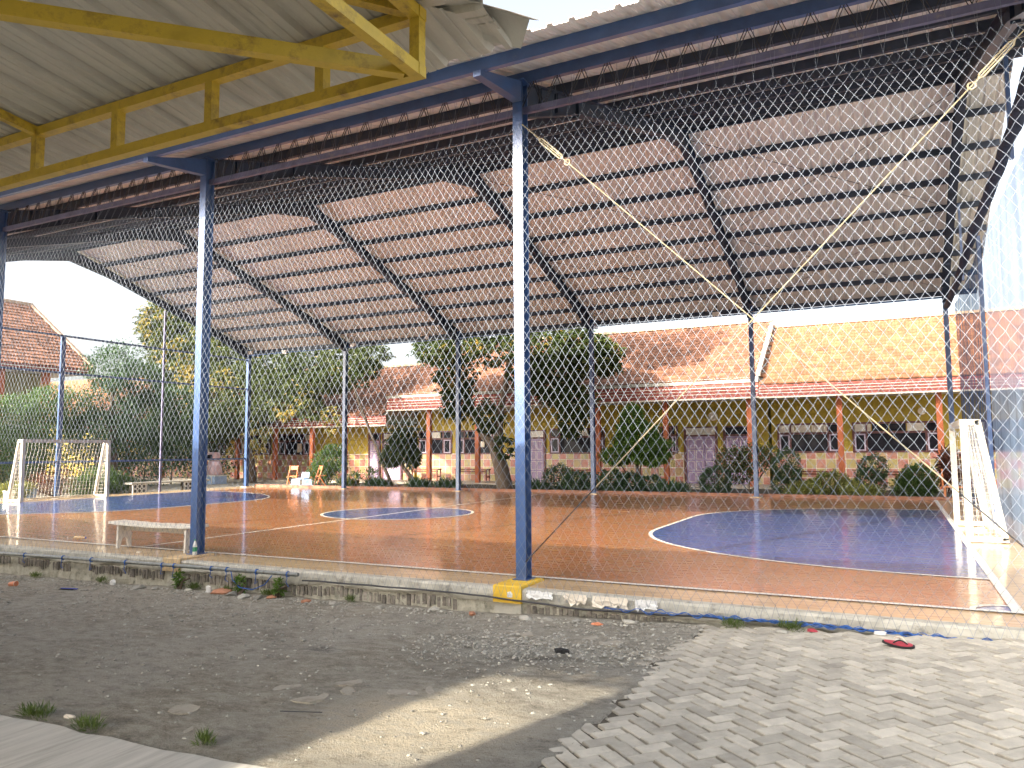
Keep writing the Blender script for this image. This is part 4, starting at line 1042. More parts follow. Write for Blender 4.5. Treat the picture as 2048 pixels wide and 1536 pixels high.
def leafmesh(name, parts, mtl, parent=None):
    b = MB(); off = 0
    V = np.concatenate([p[0] for p in parts]); T = np.concatenate([p[2] for p in parts]); fc = []
    for p in parts: fc.append(p[1]+off); off += len(p[0])
    Fc = np.concatenate(fc)
    b.v = V.tolist(); b.f = [tuple(x) for x in Fc.tolist()]; b.t = T.tolist(); b.n = len(b.v)
    return b.build(name, mtl, parent)
def limb(b, pts, r0, r1, wob=.05, seed=0):
    out = []; k = len(pts)
    for i in range(k-1):
        for j in range(4):
            t = j/4; p = Vector(pts[i]).lerp(Vector(pts[i+1]), t); q = p + Vector((noise.noise(p*1.3+Vector((seed, 0, 0))), noise.noise(p*1.3+Vector((0, seed, 4))), 0))*wob; out.append(q)
    out.append(Vector(pts[-1])); m_ = len(out)
    b.path(out, [r0 + (r1-r0)*i/(m_-1) for i in range(m_)], 8)

# big mango tree between the court and the school
t = thing('mango_tree', 'tall dark mango tree with a forked leaning trunk in front of the middle school wing', 'tree', (-10.1, 19.2, 0), 'mango trees')
b = MB()
limb(b, [(-10.1, 19.2, -.1), (-10.35, 19.3, .9), (-10.75, 19.5, 1.7)], .36, .27, .03)
limb(b, [(-10.7, 19.5, 1.6), (-11.5, 19.8, 2.3), (-12.1, 20, 3.2), (-12.6, 20, 4.6), (-13.0, 20.1, 6.0)], .22, .07, .10, 3)
limb(b, [(-10.6, 19.5, 1.5), (-10.6, 19.7, 3.0), (-10.35, 19.9, 4.6), (-10.2, 20, 6.6)], .20, .07, .08, 5)
b.build('trunk', M['bark'], t, smooth=True)
for i, (p0, p1) in enumerate((((-10.4, 19.8, 4.0), (-7.4, 20, 5.5)), ((-10.3, 19.9, 4.9), (-8.8, 19.5, 6.2)), ((-12.6, 20, 4.5), (-14.2, 20, 6.1)), ((-10.6, 19.7, 3.1), (-7.6, 19.7, 3.4)), ((-12.2, 20, 3.4), (-12.9, 19.6, 3.6)))):
    b = MB(); limb(b, [p0, tuple((a+c)/2 + (.25 if k == 2 else 0) for k, (a, c) in enumerate(zip(p0, p1))), p1], .07, .025, .1, i); b.build('branch', M['bark'], t)
cl1 = [(-14.1, 20, 6.1, .95, .9, .7), (-12.8, 19.8, 6.0, 1.2, 1, .8), (-12.9, 19.9, 4.6, .95, .8, .8), (-12.6, 19.7, 3.7, .75, .7, .8), (-11, 20, 6.7, 1.4, 1.2, .8), (-10.9, 19.6, 5.5, .8, .7, .5, .5),
       (-8.8, 20, 6.0, 1.5, 1.1, .9), (-7.1, 19.9, 5.6, 1.3, 1, .85), (-6.2, 19.8, 5.2, .95, .9, .75), (-8.1, 19.8, 4.4, 1.3, .9, .85), (-7.2, 19.7, 3.4, .85, .8, .75), (-7.4, 19.6, 2.6, .5, .5, .6), (-9.4, 20, 4.9, .9, .8, .8, .6),
       (-11.1, 19.6, 3.0, .65, .6, .7, .8), (-10.2, 19.3, 1.7, .45, .4, .55, .7)]
leafmesh('crown', [leaves(cl1, 5600, .21, .06, seed=1, per=8, yellow=.010), leaves([(-12.6, 20.4, 8.6, 1.6, 1.5, 1.3), (-10.4, 20.4, 9.2, 1.8, 1.6, 1.4), (-8.2, 20.4, 8.6, 1.8, 1.5, 1.3), (-6.6, 20.3, 7.6, 1.3, 1.2, 1.0), (-6.0, 20.4, 8.7, 1.6, 1.4, 1.3), (-5.3, 20.4, 7.5, .8, 1.0, .8)], 2900, .22, .065, seed=3, per=8, yellow=.01), leaves([(-11.4, 19.0, 5.9, .45, .3, .3), (-12.4, 19.1, 4.6, .3, .3, .5)], 45, .24, .06, seed=2, per=9, tlo=.55, yellow=.3)], M['mango'], t)
# spreading mango at the left back
t = thing('mango_tree', 'broad mango tree with yellowing hanging leaf clusters behind the far left corner of the court', 'tree', (-26.5, 21.6, 0), 'mango trees')
b = MB(); limb(b, [(-26.5, 21.6, -.1), (-26.7, 21.6, 1.6), (-27.2, 21.6, 3.2)], .35, .25, .05, 2); limb(b, [(-27.1, 21.6, 3.0), (-29.5, 21.8, 5), (-32.5, 21.8, 7.6)], .2, .06, .15, 7); limb(b, [(-27.0, 21.6, 3.0), (-24.5, 21.4, 5.1), (-20.5, 21, 6.2)], .19, .05, .15, 8); b.build('trunk', M['bark'], t, smooth=True)
cl2 = [(-34, 21.8, 8.9, 1.3, 1.2, 1.5), (-32.4, 21.8, 8.2, 1.6, 1.5, 1.5), (-30.6, 21.8, 6.9, 1.8, 1.4, 1.3), (-33.2, 21.8, 6.4, 1.6, 1.4, 1.3), (-28.2, 21.6, 6.4, 1.7, 1.3, 1.2), (-25.2, 21.4, 6.2, 1.7, 1.2, 1.1), (-22.3, 21.2, 6.2, 1.5, 1.1, 1.0), (-19.8, 21, 6.1, 1.3, 1, .8), (-18, 20.8, 6.1, .9, .8, .6),
       (-26.6, 21.4, 4.7, 1.5, 1.1, 1.0), (-29.4, 21.6, 4.2, 1.6, 1.2, 1.3), (-32, 21.6, 4.4, 1.4, 1.2, 1.2), (-23.4, 21.2, 5.2, 1.1, .9, .7), (-21, 21, 5.1, .9, .8, .7), (-28.4, 21.3, 2.9, 1.3, .9, .9), (-30.8, 21.3, 2.8, 1.3, .9, 1.0), (-33, 21.3, 3.0, 1.3, .9, 1.2), (-26, 21.2, 3.4, 1.1, .8, .7), (-23.9, 21.2, 4.0, 1.1, .8, .8), (-21.9, 21.2, 3.7, .8, .7, .6), (-24.5, 21, 5.0, 1.4, .9, .9), (-22.4, 21, 4.8, 1.2, .9, .8), (-20.3, 21, 5.1, 1.1, .8, .7), (-25.6, 21, 3.6, 1.0, .7, .7), (-27.5, 21, 3.3, 1.1, .8, .8), (-18.6, 21, 5.5, .9, .7, .5)]
cl2b = [(-25.4, 20.9, 2.5, .8, .5, .8), (-25.3, 20.8, 1.5, .55, .4, .4), (-21.9, 20.8, 4.2, .55, .5, .6), (-20.4, 20.8, 3.1, .45, .4, .7), (-23.4, 20.8, 3.6, .7, .5, .4), (-33.6, 21, 9.0, 1.2, .7, 1.2), (-31.4, 20.7, 7.0, 1.4, .6, 1.0), (-30, 20.6, 5.6, 1.0, .5, .9), (-27.6, 20.6, 5.4, .9, .5, .7)]
leafmesh('crown', [leaves(cl2, 10500, .23, .065, seed=4, per=8, yellow=.01, thi=.55), leaves([(-29, 22, 8.6, 2.0, 1.6, 1.4), (-25.5, 21.8, 8.2, 2.0, 1.5, 1.3), (-22, 21.5, 8.0, 1.8, 1.4, 1.2), (-19, 21.3, 7.6, 1.4, 1.2, 1.0)], 2200, .23, .07, seed=6, per=8, yellow=.01), leaves(cl2b, 520, .25, .065, seed=5, per=9, tlo=.6, thi=1.1, yellow=.14)], M['mango_pale'], t)
# tree with a slim leaning trunk
t = thing('leaning_tree', 'slim bare leaning trunk rising into leaves left of the umbrella-shaped tree', 'tree', (-17.0, 20.2, 0))
b = MB(); limb(b, [(-16.4, 20.2, -.1), (-17.3, 20.2, 1.8), (-18.6, 20.4, 4.2), (-19.4, 20.6, 5.6)], .085, .05, .05, 9); b.build('trunk', M['bark'], t, smooth=True)
leafmesh('crown', [leaves([(-19.3, 20.6, 5.5, .8, .7, .7), (-18.6, 20.5, 5.1, .5, .5, .5)], 130, .22, .06, seed=9, per=8)], M['mango'], t)
# umbrella tree
t = thing('umbrella_tree', 'dark umbrella-shaped drooping tree with a crooked trunk before the sunlit wall', 'tree', (-14.6, 19.6, 0))
b = MB(); limb(b, [(-14.6, 19.6, -.1), (-14.9, 19.6, .35), (-15.35, 19.6, .85), (-15.6, 19.6, 1.6)], .11, .06, .04, 11); b.build('trunk', M['bark'], t, smooth=True)
leafmesh('crown', [leaves([(-15.45, 19.6, 1.95, .72, .6, .55), (-15.2, 19.6, 1.5, .75, .5, .4), (-16.0, 19.6, 1.35, .5, .45, .45), (-14.85, 19.6, 1.15, .28, .3, .3)], 1500, .20, .035, seed=12, per=7, droop=1.1, thi=.5), leaves([(-15.4, 19.6, 2.55, .85, .6, .06), (-15.5, 19.6, 2.8, .6, .45, .05)], 130, .22, .03, seed=13, per=7, droop=.5, thi=.5)], M['mango'], t)
# left-hand trees behind the goal
t = thing('garden_tree', 'dense bluish green tree just beyond the middle of the left end', 'tree', (-27.3, 14.3, 0), 'garden trees beyond the left end')
b = MB(); limb(b, [(-27.3, 14.3, -.1), (-27.3, 14.2, 2.0), (-27.2, 14.0, 4.5)], .22, .08, .06, 4); b.build('trunk', M['bark'], t, smooth=True)
leafmesh('crown', [leaves([(-27, 13.7, 5.3, 1.1, 1.0, 1.0), (-27.3, 14.2, 3.9, 1.4, 1.4, 1.1), (-27, 13.3, 2.4, 1.2, 1.2, 1.0), (-27.6, 15.4, 4.7, 1.3, 1.3, 1.1), (-28, 16.6, 3.2, 1.4, 1.4, 1.3), (-28, 15.3, 1.8, 1.3, 1.2, 1.0), (-28, 18, 3.6, 1.3, 1.3, 1.4), (-28.3, 18.6, 1.9, 1.0, 1.2, .9)], 19000, .15, .07, 'single', seed=20, hollow=.6, thi=.8), leaves([(-26.3, 13.8, 5.6, .8, .8, .9), (-26.6, 15.2, 5.0, .8, 1.0, .8)], 1800, .13, .055, 'single', seed=21, tlo=.4, thi=1.2)], M['bush_deep'], t)
t = thing('garden_tree', 'rounded mid-green tree at the far left edge behind the left goal', 'tree', (-27.6, 10.4, 0), 'garden trees beyond the left end')
b = MB(); limb(b, [(-27.6, 10.4, -.1), (-27.6, 10.3, 1.4), (-27.5, 10.6, 3.0)], .16, .06, .05, 6); b.build('trunk', M['bark'], t, smooth=True)
leafmesh('crown', [leaves([(-27.5, 9.7, 3.0, 1.0, 1.0, .8), (-27.4, 11.2, 3.6, .9, .9, .75), (-27.5, 10.4, 1.7, 1.2, 1.3, .9), (-27.5, 12.1, 2.3, .9, .9, .9), (-27.6, 8.3, 2.7, 1.1, 1.1, 1.0), (-27.4, 6.8, 2.2, 1.1, 1.1, 1.0), (-27.5, 12.4, 3.5, .9, 1.0, .8), (-27.7, 11.9, 2.9, .9, 1.0, 1.0)], 18000, .12, .055, 'single', seed=22, hollow=.6), leaves([(-26.9, 9.7, 3.5, .8, .9, .4), (-26.9, 11.2, 4.0, .7, .8, .4)], 1800, .11, .05, 'single', seed=23, tlo=.5, thi=1.2)], M['bush_mid'], t)

t = thing('hedge', 'dark leafy hedge mass filling the garden beyond the left end', 'hedge', (-30, 14, -.06))
b = MB()
for k in range(8): b.path([(-29.6, 8+1.6*k, -.1), (-29.5, 8+1.6*k, 1.2)], [.05, .02], 6)
b.build('stems', M['bark'], t)
leafmesh('foliage', [leaves([(-29.6+.4*math.sin(k*2), 7+1.45*k, 1.7+.4*math.sin(k*1.7), 1.1, 1.3, 1.75+.25*math.cos(k)) for k in range(11)], 26000, .14, .065, 'single', seed=25, hollow=.6, thi=.85)], M['bush_deep'], t)

def shrub(lab, x, y, clumps, n, ll, lw, mtl, seed, mode='single', grp='shrubs along the far side of the court', stem=True, hollow=.8, name='shrub', zg=-.06, **kw):
    t = thing(name, lab, 'shrub', (x, y, zg), grp)
    b = MB(); rg = random.Random(seed)
    for k in range(4 if stem else 2):
        c = clumps[k % len(clumps)]; b.path([(x+rg.uniform(-.05, .05), y+rg.uniform(-.05, .05), zg), (c[0]+rg.uniform(-.1, .1), c[1], c[2]-c[5]*.4), (c[0]+rg.uniform(-.2, .2), c[1]+rg.uniform(-.1, .1), c[2]+c[5]*.3)], [.03, .02, .01], 6)
    b.build('stem', M['bark'], t)
    leafmesh('foliage', [leaves(clumps, int(n*2.6), ll, lw, mode, seed, hollow=hollow, **kw)], M[mtl], t)
    return t
Y = 19.2
t = shrub('bright green cone-shaped tree with a thin stem standing before the lilac doors', -4.75, 20, [(-5.0, 20, 2.7, .45, .45, .55), (-4.8, 20, 2.1, .85, .8, .55), (-4.6, 20, 1.6, 1.05, .9, .45), (-5.6, 20, 1.3, .65, .6, .32), (-4.3, 20, 1.25, .7, .7, .3)], 9000, .10, .04, 'bush_bright', 40, hollow=.7, name='cone_tree', grp=None, droop=0)
b = MB(); limb(b, [(-4.75, 20, -.1), (-4.8, 20, .6), (-4.95, 20, 1.4), (-5.0, 20, 2.4)], .05, .02, .05, 3); b.build('trunk', M['bark'], t)
t['category'] = 'tree'
shrub('light green bush with loose leaves beside the stacked broken chairs', -20.0, 20, [(-19.8, 20, 1.1, .9, .7, .55), (-20.3, 20, .6, .7, .6, .5), (-19.6, 20, 1.6, .5, .5, .3)], 1500, .13, .055, 'bush_mid', 41, hollow=.5)
shrub('low clipped dark bush at the right foot of the lilac single door', -7.7, Y, [(-7.8, Y, .45, .6, .5, .5), (-7.1, Y, .3, .55, .5, .4), (-6.5, Y, .3, .5, .45, .4)], 3000, .08, .035, 'bush_deep', 42)
shrub('dark leafy bush under the cone-shaped tree', -5.2, Y, [(-5.6, Y, .35, .5, .45, .42), (-4.9, Y, .3, .6, .45, .38), (-4.1, Y, .25, .5, .4, .32)], 2600, .09, .04, 'bush_deep', 43)
shrub('clipped dark round bush left of the far column under the brace crossing', -1.65, 18.8, [(-1.65, 18.8, .42, .52, .45, .5)], 2200, .06, .03, 'bush_deep', 44, hollow=.9)
shrub('tall loose flowering bush with orange blossoms around the far column', -.6, 19.6, [(-1.2, 19.6, 1.2, .6, .5, .45), (-.5, 19.6, 1.25, .7, .5, .5), (-.9, 19.6, .7, .5, .45, .4), (.1, 19.6, 1.35, .4, .4, .35)], 2000, .09, .045, 'flower', 45, hollow=.5, yellow=.06)
shrub('tall clipped egg-shaped dark bush right of the far column', .72, 18.8, [(.72, 18.8, .95, .44, .42, .55), (.75, 18.8, .5, .48, .44, .5)], 3200, .055, .028, 'bush_deep', 46, hollow=.92)
shrub('low spreading yellow-green bush between the two clipped dark bushes', 2.1, 18.7, [(2.1, 18.7, .42, .55, .4, .36), (1.5, 18.7, .25, .5, .4, .25), (2.7, 18.7, .28, .45, .4, .25)], 2600, .075, .035, 'bush_yellow', 47, hollow=.7)
shrub('clipped dark bush with a narrow top left of the round green bush', 3.35, 18.7, [(3.35, 18.7, .92, .42, .4, .38), (3.25, 18.7, .5, .45, .4, .4)], 2800, .055, .028, 'bush_deep', 48, hollow=.92)
shrub('round fresh green bush nearest the right goal', 4.6, 18.6, [(4.6, 18.6, .55, .55, .5, .45), (4.5, 18.6, .3, .6, .5, .35)], 2600, .09, .03, 'bush_mid', 49, hollow=.7, up=.5)
shrub('dark red-leaved plant beside the right goal', 5.55, 18.9, [(5.5, 18.9, 1.0, .3, .3, .55), (5.6, 18.9, .6, .35, .3, .4)], 700, .16, .05, 'bush_red', 50, hollow=.4)
shrub('low tangled bush right of the left goal', -24.5, 12.0, [(-24.4, 11.6, .5, .7, .7, .55), (-24.5, 12.4, .35, .6, .7, .4), (-24.4, 10.9, .3, .6, .6, .35)], 2200, .10, .04, 'bush_mid', 51, hollow=.6, grp='low plants behind the left goal')
shrub('dry brown twiggy bush seen through the left goal net', -24.0, 9.6, [(-24.0, 9.6, .5, .6, .8, .6), (-24.0, 8.9, .4, .5, .6, .4)], 700, .12, .025, 'bush_red', 52, hollow=.3, grp='low plants behind the left goal')
shrub('small yellow-green plant seen through the left goal net beside its near post', -23.6, 7.9, [(-23.6, 7.9, .3, .5, .6, .28)], 900, .09, .04, 'bush_yellow', 53, hollow=.5, grp='low plants behind the left goal')
for i, (x, y, lab) in enumerate(((-17.6, 18.3, 'strappy flowering plant by the second far column from the left'), (-15.9, 18.2, 'low plant with long arching leaves left of the crooked trunk'), (-13.9, 18.4, 'low plant with long arching leaves right of the crooked trunk'), (1.2, 18.0, 'tuft of yellowing strap leaves below the egg-shaped bush'), (2.9, 18.0, 'tuft of yellowing strap leaves below the narrow-topped bush'), (-12.4, 18.3, 'dark low plants at the left foot of the big mango tree'), (-8.8, 18.4, 'dark low plants at the right foot of the big mango tree'), (-3.2, 18.3, 'low dark plants before the doorstep'))):
    shrub(lab, x, y, [(x, y, .12, .45, .3, .2), (x+.4, y, .1, .35, .3, .18)], 340, .26, .03, 'bush_yellow' if i in (3, 4) else ('flower' if i == 0 else 'bush_deep'), 60+i, hollow=.2, stem=False, up=1.0, name='border_plant', grp='border plants along the far side of the court', yellow=.02)
# raised border beyond the far touchline
b = MB(); vs = [];
b.box((-22.0, 17.46, -.3), (6.2, 17.60, .10), bev=.01); tag(b.build('border_curb', M['curb_red']), 'low red-brown curb along the far side of the court', 'curb')
b = MB(); n = 90; vs = []
for i in range(n+1):
    for k in range(9):
        x = -21.9+28*i/n; y = 17.603 + 4.9*k/8; vs.append((x, y, -.01 + .05*noise.noise(Vector((x*.8, y, 0))) + (.0 if k else -.02)))
b.add(vs, [(i*9+k, (i+1)*9+k, (i+1)*9+k+1, i*9+k+1) for i in range(n) for k in range(8)])
tag(b.build('planting_bed', M['soil']), kind='structure')
b = MB(); b.box((-4.6, 21.6, -.2), (-2.4, 22.74, .03)); tag(b.build('doorstep', M['verandah']), 'pale concrete step before the lilac double door', 'step')
b = MB(); b.box((-15.4, 18.9, -.2), (-12.5, 19.1, .10)); b.box((-15.4, 19.101, -.2), (-15.2, 20.2, .10)); b.box((-12.7, 19.101, -.2), (-12.5, 20.2, .10)); tag(b.build('tree_curb', M['curb_red']), 'low brick edging round the crooked umbrella-shaped tree', 'edging')
for x, y, lab in ((-17.2, 18.6, 'clay flower pot left of the umbrella-shaped tree'), (-16.6, 18.9, 'larger clay flower pot behind another left of the umbrella-shaped tree')):
    t = thing('flower_pot', lab, 'flower pot', (x, y, -.02), 'clay flower pots'); s_ = 1.0 if x < -17 else 1.35
    b = MB(); b.lathe((x, y, -.02), [(.11*s_, 0), (.17*s_, .26*s_), (.19*s_, .27*s_), (.19*s_, .32*s_), (.16*s_, .32*s_), (.15*s_, .28*s_)], 16); b.build('pot', M['terracotta'], t)
    leafmesh('plant', [leaves([(x, y, .45*s_, .28, .28, .22)], 160, .16, .045, 'single', 70+int(s_*10), up=.7, hollow=.2)], M['bush_mid'], t)

# grass tufts by the slab and the wall
b_ = []
for i, (x, y, s_) in enumerate(((-1.55, -4.86, .16), (-.95, -4.88, .13), (-4.3, -.55, .10), (-3.55, -.52, .14), (-5.0, -.50, .10), (-2.2, -.5, .06), (2.55, -.60, .12), (3.1, -.60, .13), (.05, -4.78, .08), (-7.0, -.52, .1), (-8.6, -.55, .12))):
    b_.append(leaves([(x, y, gz(x, y)+.02, s_, s_*.5, .03)], int(150*s_/.1), .075, .007, 'single', 90+i, hollow=.1, up=1.6))
tag(leafmesh('grass', b_, M['grass']), 'short grass and weeds growing in the cracks by the wall and the apron', 'grass', kind='stuff')
for i, (x, lab) in enumerate(((-4.05, 'small leafy weed on the low wall left of the yellow-footed column span'), (-3.35, 'taller yellowish weed by the right end of the net pipe'), (-5.25, 'broad-leaved weed at the wall foot near the left column'))):
    shrub(lab, x, -.56, [(x, -.56, gz(x, -.5)+.13, .07, .05, .11)], 46, .07, .03, 'bush_bright', 120+i, hollow=.3, stem=False, name='weed', grp='weeds on the low wall', zg=gz(x, -.5))

# ------------------------------------------------------------------ things at the far side and the left end
def folding_chair(x, y, lab, rot, lean=.3):
    t = thing('folding_chair', lab, 'chair', (x, y, 0), 'broken chairs heaped beyond the far left corner')
    ca, sa = math.cos(rot), math.sin(rot)
    def T(p): return (x+p[0]*ca-p[1]*sa, y+p[0]*sa+p[1]*ca, p[2])
    for s_ in (-.2, .2):
        b = MB(); b.beam(T((s_, .0, .012)), T((s_, .28, .92)), .035, .05, (0, 1, 0)); b.build('back_leg', M['chair_orange'], t)
        b = MB(); b.beam(T((s_*1.15, .40, .012)), T((s_*1.15, .08, .45)), .035, .045, (0, 1, 0)); b.build('front_leg', M['chair_orange'], t)
    b = MB(); b.hexa([T((-.17, .225, .74)), T((.17, .225, .74)), T((.17, .245, .74)), T((-.17, .245, .74))], [T((-.17, .28, .91)), T((.17, .28, .91)), T((.17, .30, .91)), T((-.17, .30, .91))]); b.build('backrest', M['chair_orange'], t)
    b = MB(); b.hexa([T((-.18, .10, .42)), T((.18, .10, .42)), T((.18, .45, .45)), T((-.18, .45, .45))], [T((-.18, .10, .45)), T((.18, .10, .45)), T((.18, .45, .48)), T((-.18, .45, .48))]); b.build('seat', M['chair_orange'], t)
folding_chair(-20.6, 18.3, 'orange wooden chair standing upright at the left of the heap of pale blue seats', .25)
folding_chair(-19.7, 18.9, 'darker orange wooden chair half hidden behind the pale blue seats', -.5)
for i, (x, y, z, a, lab) in enumerate(((-20.2, 18.0, 0, .3, 'pale blue plastic seat lying flat in front of the upright orange chair'), (-19.75, 18.1, .0, -.4, 'pale blue plastic seat tipped on its side between the orange chairs'), (-19.35, 18.0, .0, .9, 'pale blue plastic seat at the right end of the heap'), (-19.9, 18.25, .30, .1, 'pale blue plastic seat lying on top of the heap'))):
    t = thing('plastic_chair', lab, 'chair', (x, y, z+.02), 'pale blue plastic seats heaped by the far left corner')
    ca, sa = math.cos(a), math.sin(a); T = lambda p: (x+p[0]*ca-p[1]*sa, y+p[0]*sa+p[1]*ca, z+.03+p[2])
    b = MB(); q = [(-.2, -.2), (.2, -.2), (.22, .2), (-.22, .2)]
    b.hexa([T((u, v, 0)) for u, v in q], [T((u, v, .05)) for u, v in q]); b.build('pan', M['pale_blue'], t)
    b = MB(); b.hexa([T((-.21, .18, .051)), T((.21, .18, .051)), T((.21, .22, .051)), T((-.21, .22, .051))], [T((-.19, .26, .30)), T((.19, .26, .30)), T((.19, .30, .30)), T((-.19, .30, .30))]); b.build('back', M['pale_blue'], t)
    b = MB(); b.box(T((-.19, -.19, -.028)), T((-.15, -.15, -.002))) if a == 0 else b.beam(T((-.17, -.17, -.015)), T((.17, -.17, -.015)), .03, .026); b.build('rail', M['wire'], t)
# hollow white blocks and a slab bench beyond the left end
for i, (y, lab) in enumerate(((12.62, 'white ventilation block with round holes carrying the near end of the concrete bench'), (15.1, 'white ventilation block with round holes carrying the far end of the concrete bench'))):
    t = thing('vent_block', lab, 'concrete block', (-23.4, y, -.06), 'white hollow blocks under the concrete bench')
    b = MB(); b.box((-23.60, y-.30, -.06), (-23.38, y+.30, .30)); b.build('block', M['soil'], t)
    b = MB()
    for zz in (.03, .21):
        for yy in (-.2, 0, .2):
            pts = [(-23.37, y+yy+.085*math.cos(a), zz+.085*math.sin(a)) for a in np.linspace(0, 6.283, 13)]; b.path(pts, .022, 5)
    for yy in (-.3, .3): b.box((-23.40, y+yy-.02, -.06), (-23.35, y+yy+.02, .30))
    b.build('ring_face', M['white_plastic'], t)
t = thing('concrete_bench', 'long grey concrete slab bench on white hollow blocks beyond the left end', 'bench', (-23.5, 14, .30))
b = MB(); b.box((-23.72, 12.2, .302), (-23.30, 16.1, .37), bev=.012); b.build('slab', M['concrete'], t)
b = MB(); b.box((-23.62, 15.75, -.06), (-23.36, 15.95, .301)); b.build('support', M['concrete'], t)
t = thing('playground_figure', 'pale pink playground ride with a boxy dark-windowed head, left of the far corner column', 'playground ride', (-27.4, 20.0, -.06))
b = MB(); b.lathe((-27.35, 20.0, .40), [(.34, 0), (.38, .2), (.36, .45), (.28, .68), (.2, .74)], 18); b.build('body', M['pink'], t, smooth=True)
b = MB(); b.box((-27.72, 19.78, 1.16), (-27.22, 20.22, 1.56), bev=.05); hd = b.build('head', M['pink'], t)
b = MB(); b.box((-27.66, 19.762, 1.24), (-27.28, 19.779, 1.44)); b.build('window', M['glass'], hd)
b = MB(); b.box((-27.85, 19.6, -.06), (-26.9, 20.4, .34)); b.build('base', M['pale_blue'], t)
b = MB()
for x in (-27.8, -27.45, -27.1): b.box((x-.03, 19.585, -.02), (x+.03, 19.599, .33))
b.box((-27.86, 19.582, .34), (-26.89, 20.42, .39)); b.build('trim', M['white_plastic'], t)
for i, (x, y, m_, lab) in enumerate(((-23.0, 7.3, 'white_plastic', 'white bucket seen through the left goal near its near post'), (-23.4, 8.3, 'pale_blue', 'blue drum seen through the left goal net'))):
    t = thing('bucket', lab, 'bucket', (x, y, -.06)); b = MB(); b.lathe((x, y, -.06), [(.13, 0), (.17, .34), (.185, .34), (.185, .37), (.155, .37), (.12, .05)], 16); b.build('shell', M[m_], t)
    b = MB(); b.path([(x-.17, y, .27), (x-.1, y, .42), (x, y, .47), (x+.1, y, .42), (x+.17, y, .27)], .008, 5); b.build('handle', M['wire'], t)
t = thing('wooden_bench', 'orange wooden bench end beside the right goal under the dark red plant', 'bench', (5.55, 18.3, -.05))
b = MB(); b.box((5.25, 18.1, .34), (6.4, 18.5, .39)); b.build('seat', M['chair_orange'], t)
for x in (5.29, 6.3):
    for y in (18.12, 18.44):
        b = MB(); b.box((x, y, -.05), (x+.05, y+.05, .339)); b.build('leg', M['chair_orange'], t)
b = MB(); b.box((5.25, 18.46, .391), (5.30, 18.51, .9)); b.build('back_post', M['chair_orange'], t)

# ------------------------------------------------------------------ litter and stones in the yard
def flipflop(x, y, rot):
    z = gz(x, y) + .004; t = thing('flip_flop', 'single red flip-flop with a dark rim and pale strap on the paving', 'flip-flop', (x, y, z))
    ca, sa = math.cos(rot), math.sin(rot)
    out = []
    for k in range(28):
        a = 2*math.pi*k/28; u = .125*math.cos(a); v = (.043 + .008*math.cos(a))*math.sin(a) + (.006*math.cos(2*a)); out.append((u, v))
    def ring(s_, zz): return [(x+(u*s_)*ca-(v*s_)*sa, y+u*s_*sa+v*s_*ca, zz) for u, v in out]
    b = MB(); b.prism(ring(1.0, z), (0, 0, .016)); b.build('sole', M['black_rubber'], t)
    b = MB(); b.prism(ring(.88, z+.0163), (0, 0, .006)); b.build('footbed', M['sole_red'], t)
    for sg in (-1, 1):
        b = MB(); pts = []
        for k in range(9):
            q = k/8; u = .07-.105*q; v = sg*(.042*math.sin(q*math.pi/2)); h = .023 + .038*math.sin(math.pi*min(1, q*.9)); pts.append((x+u*ca-v*sa, y+u*sa+v*ca, z+h))
        b.path(pts, .006, 6); b.build('strap', M['trim_white'] if sg > 0 else M['black_rubber'], t)
flipflop(4.0, -1.02, R(-5))
o = bpy.data.objects['flip_flop']; o.rotation_euler = (R(14), R(3), 0); o.location.z += .014
def scrap(name, mtl, x, y, z, rx, ry, lab, cat, seed, h=.012, grp=None):
    """a crumpled scrap with some thickness"""
    rg = random.Random(seed); n = 9; vs = []
    for s_ in (0, 1):
        for i in range(n):
            a = 2*math.pi*i/n; k = rg.uniform(.6, 1.1); vs.append((x+rx*k*math.cos(a), y+ry*k*math.sin(a), z+s_*h+rg.uniform(0, h*1.2)*s_))
    vs += [(x, y, z), (x+rg.uniform(-.3, .3)*rx, y, z+h*2.4)]
    fs = [(i, n+i, n+(i+1) % n, (i+1) % n)[::-1] for i in range(n)] + [(i, (i+1) % n, 2*n)[::-1] for i in range(n)] + [(n+i, n+(i+1) % n, 2*n+1) for i in range(n)]
    b = MB(); b.add(vs, fs); return tag(b.build(name, M[mtl], loc=(x, y, z)), lab, cat, grp)
G = lambda x, y: gz(x, y)+.004
scrap('candy_wrapper', 'orange_cup', 1.22, -.80, G(1.22, -.8), .07, .028, 'red and white sweet wrapper on the grit below the torn plastic', 'wrapper', 1)
scrap('candy_wrapper', 'sole_red', 3.28, -.60, G(3.28, -.6), .05, .025, 'small red wrapper at the wall foot on the right', 'wrapper', 2)
scrap('plastic_bag', 'white_plastic', 3.86, -.58, G(3.86, -.58), .055, .03, 'crumpled clear plastic bag at the wall foot, right of the small red wrapper', 'plastic bag', 3, .014)
scrap('plastic_scrap', 'white_plastic', -6.6, -.62, G(-6.6, -.62), .07, .03, 'pale plastic scrap leaning on the wall above the blue comb', 'plastic scrap', 4, .035)
scrap('plastic_scrap', 'white_plastic', -4.6, -.60, G(-4.6, -.6), .05, .03, 'grey-white plastic sheet tucked against the wall under the left column', 'plastic scrap', 5, .04)
scrap('dark_rag', 'black_rubber', 1.32, -1.98, G(1.32, -1.98), .08, .03, 'small black rag in the hollow of broken paving', 'rag', 6, .02)
scrap('paper_scrap', 'trim_white', -1.3, -4.78, G(-1.3, -4.78), .06, .03, 'white paper scrap beside the grass at the apron edge', 'paper', 7)
scrap('plastic_scrap', 'white_plastic', .05, -.47, -.10, .05, .02, 'torn white plastic strip hanging by the yellow column block', 'plastic scrap', 8, .03)
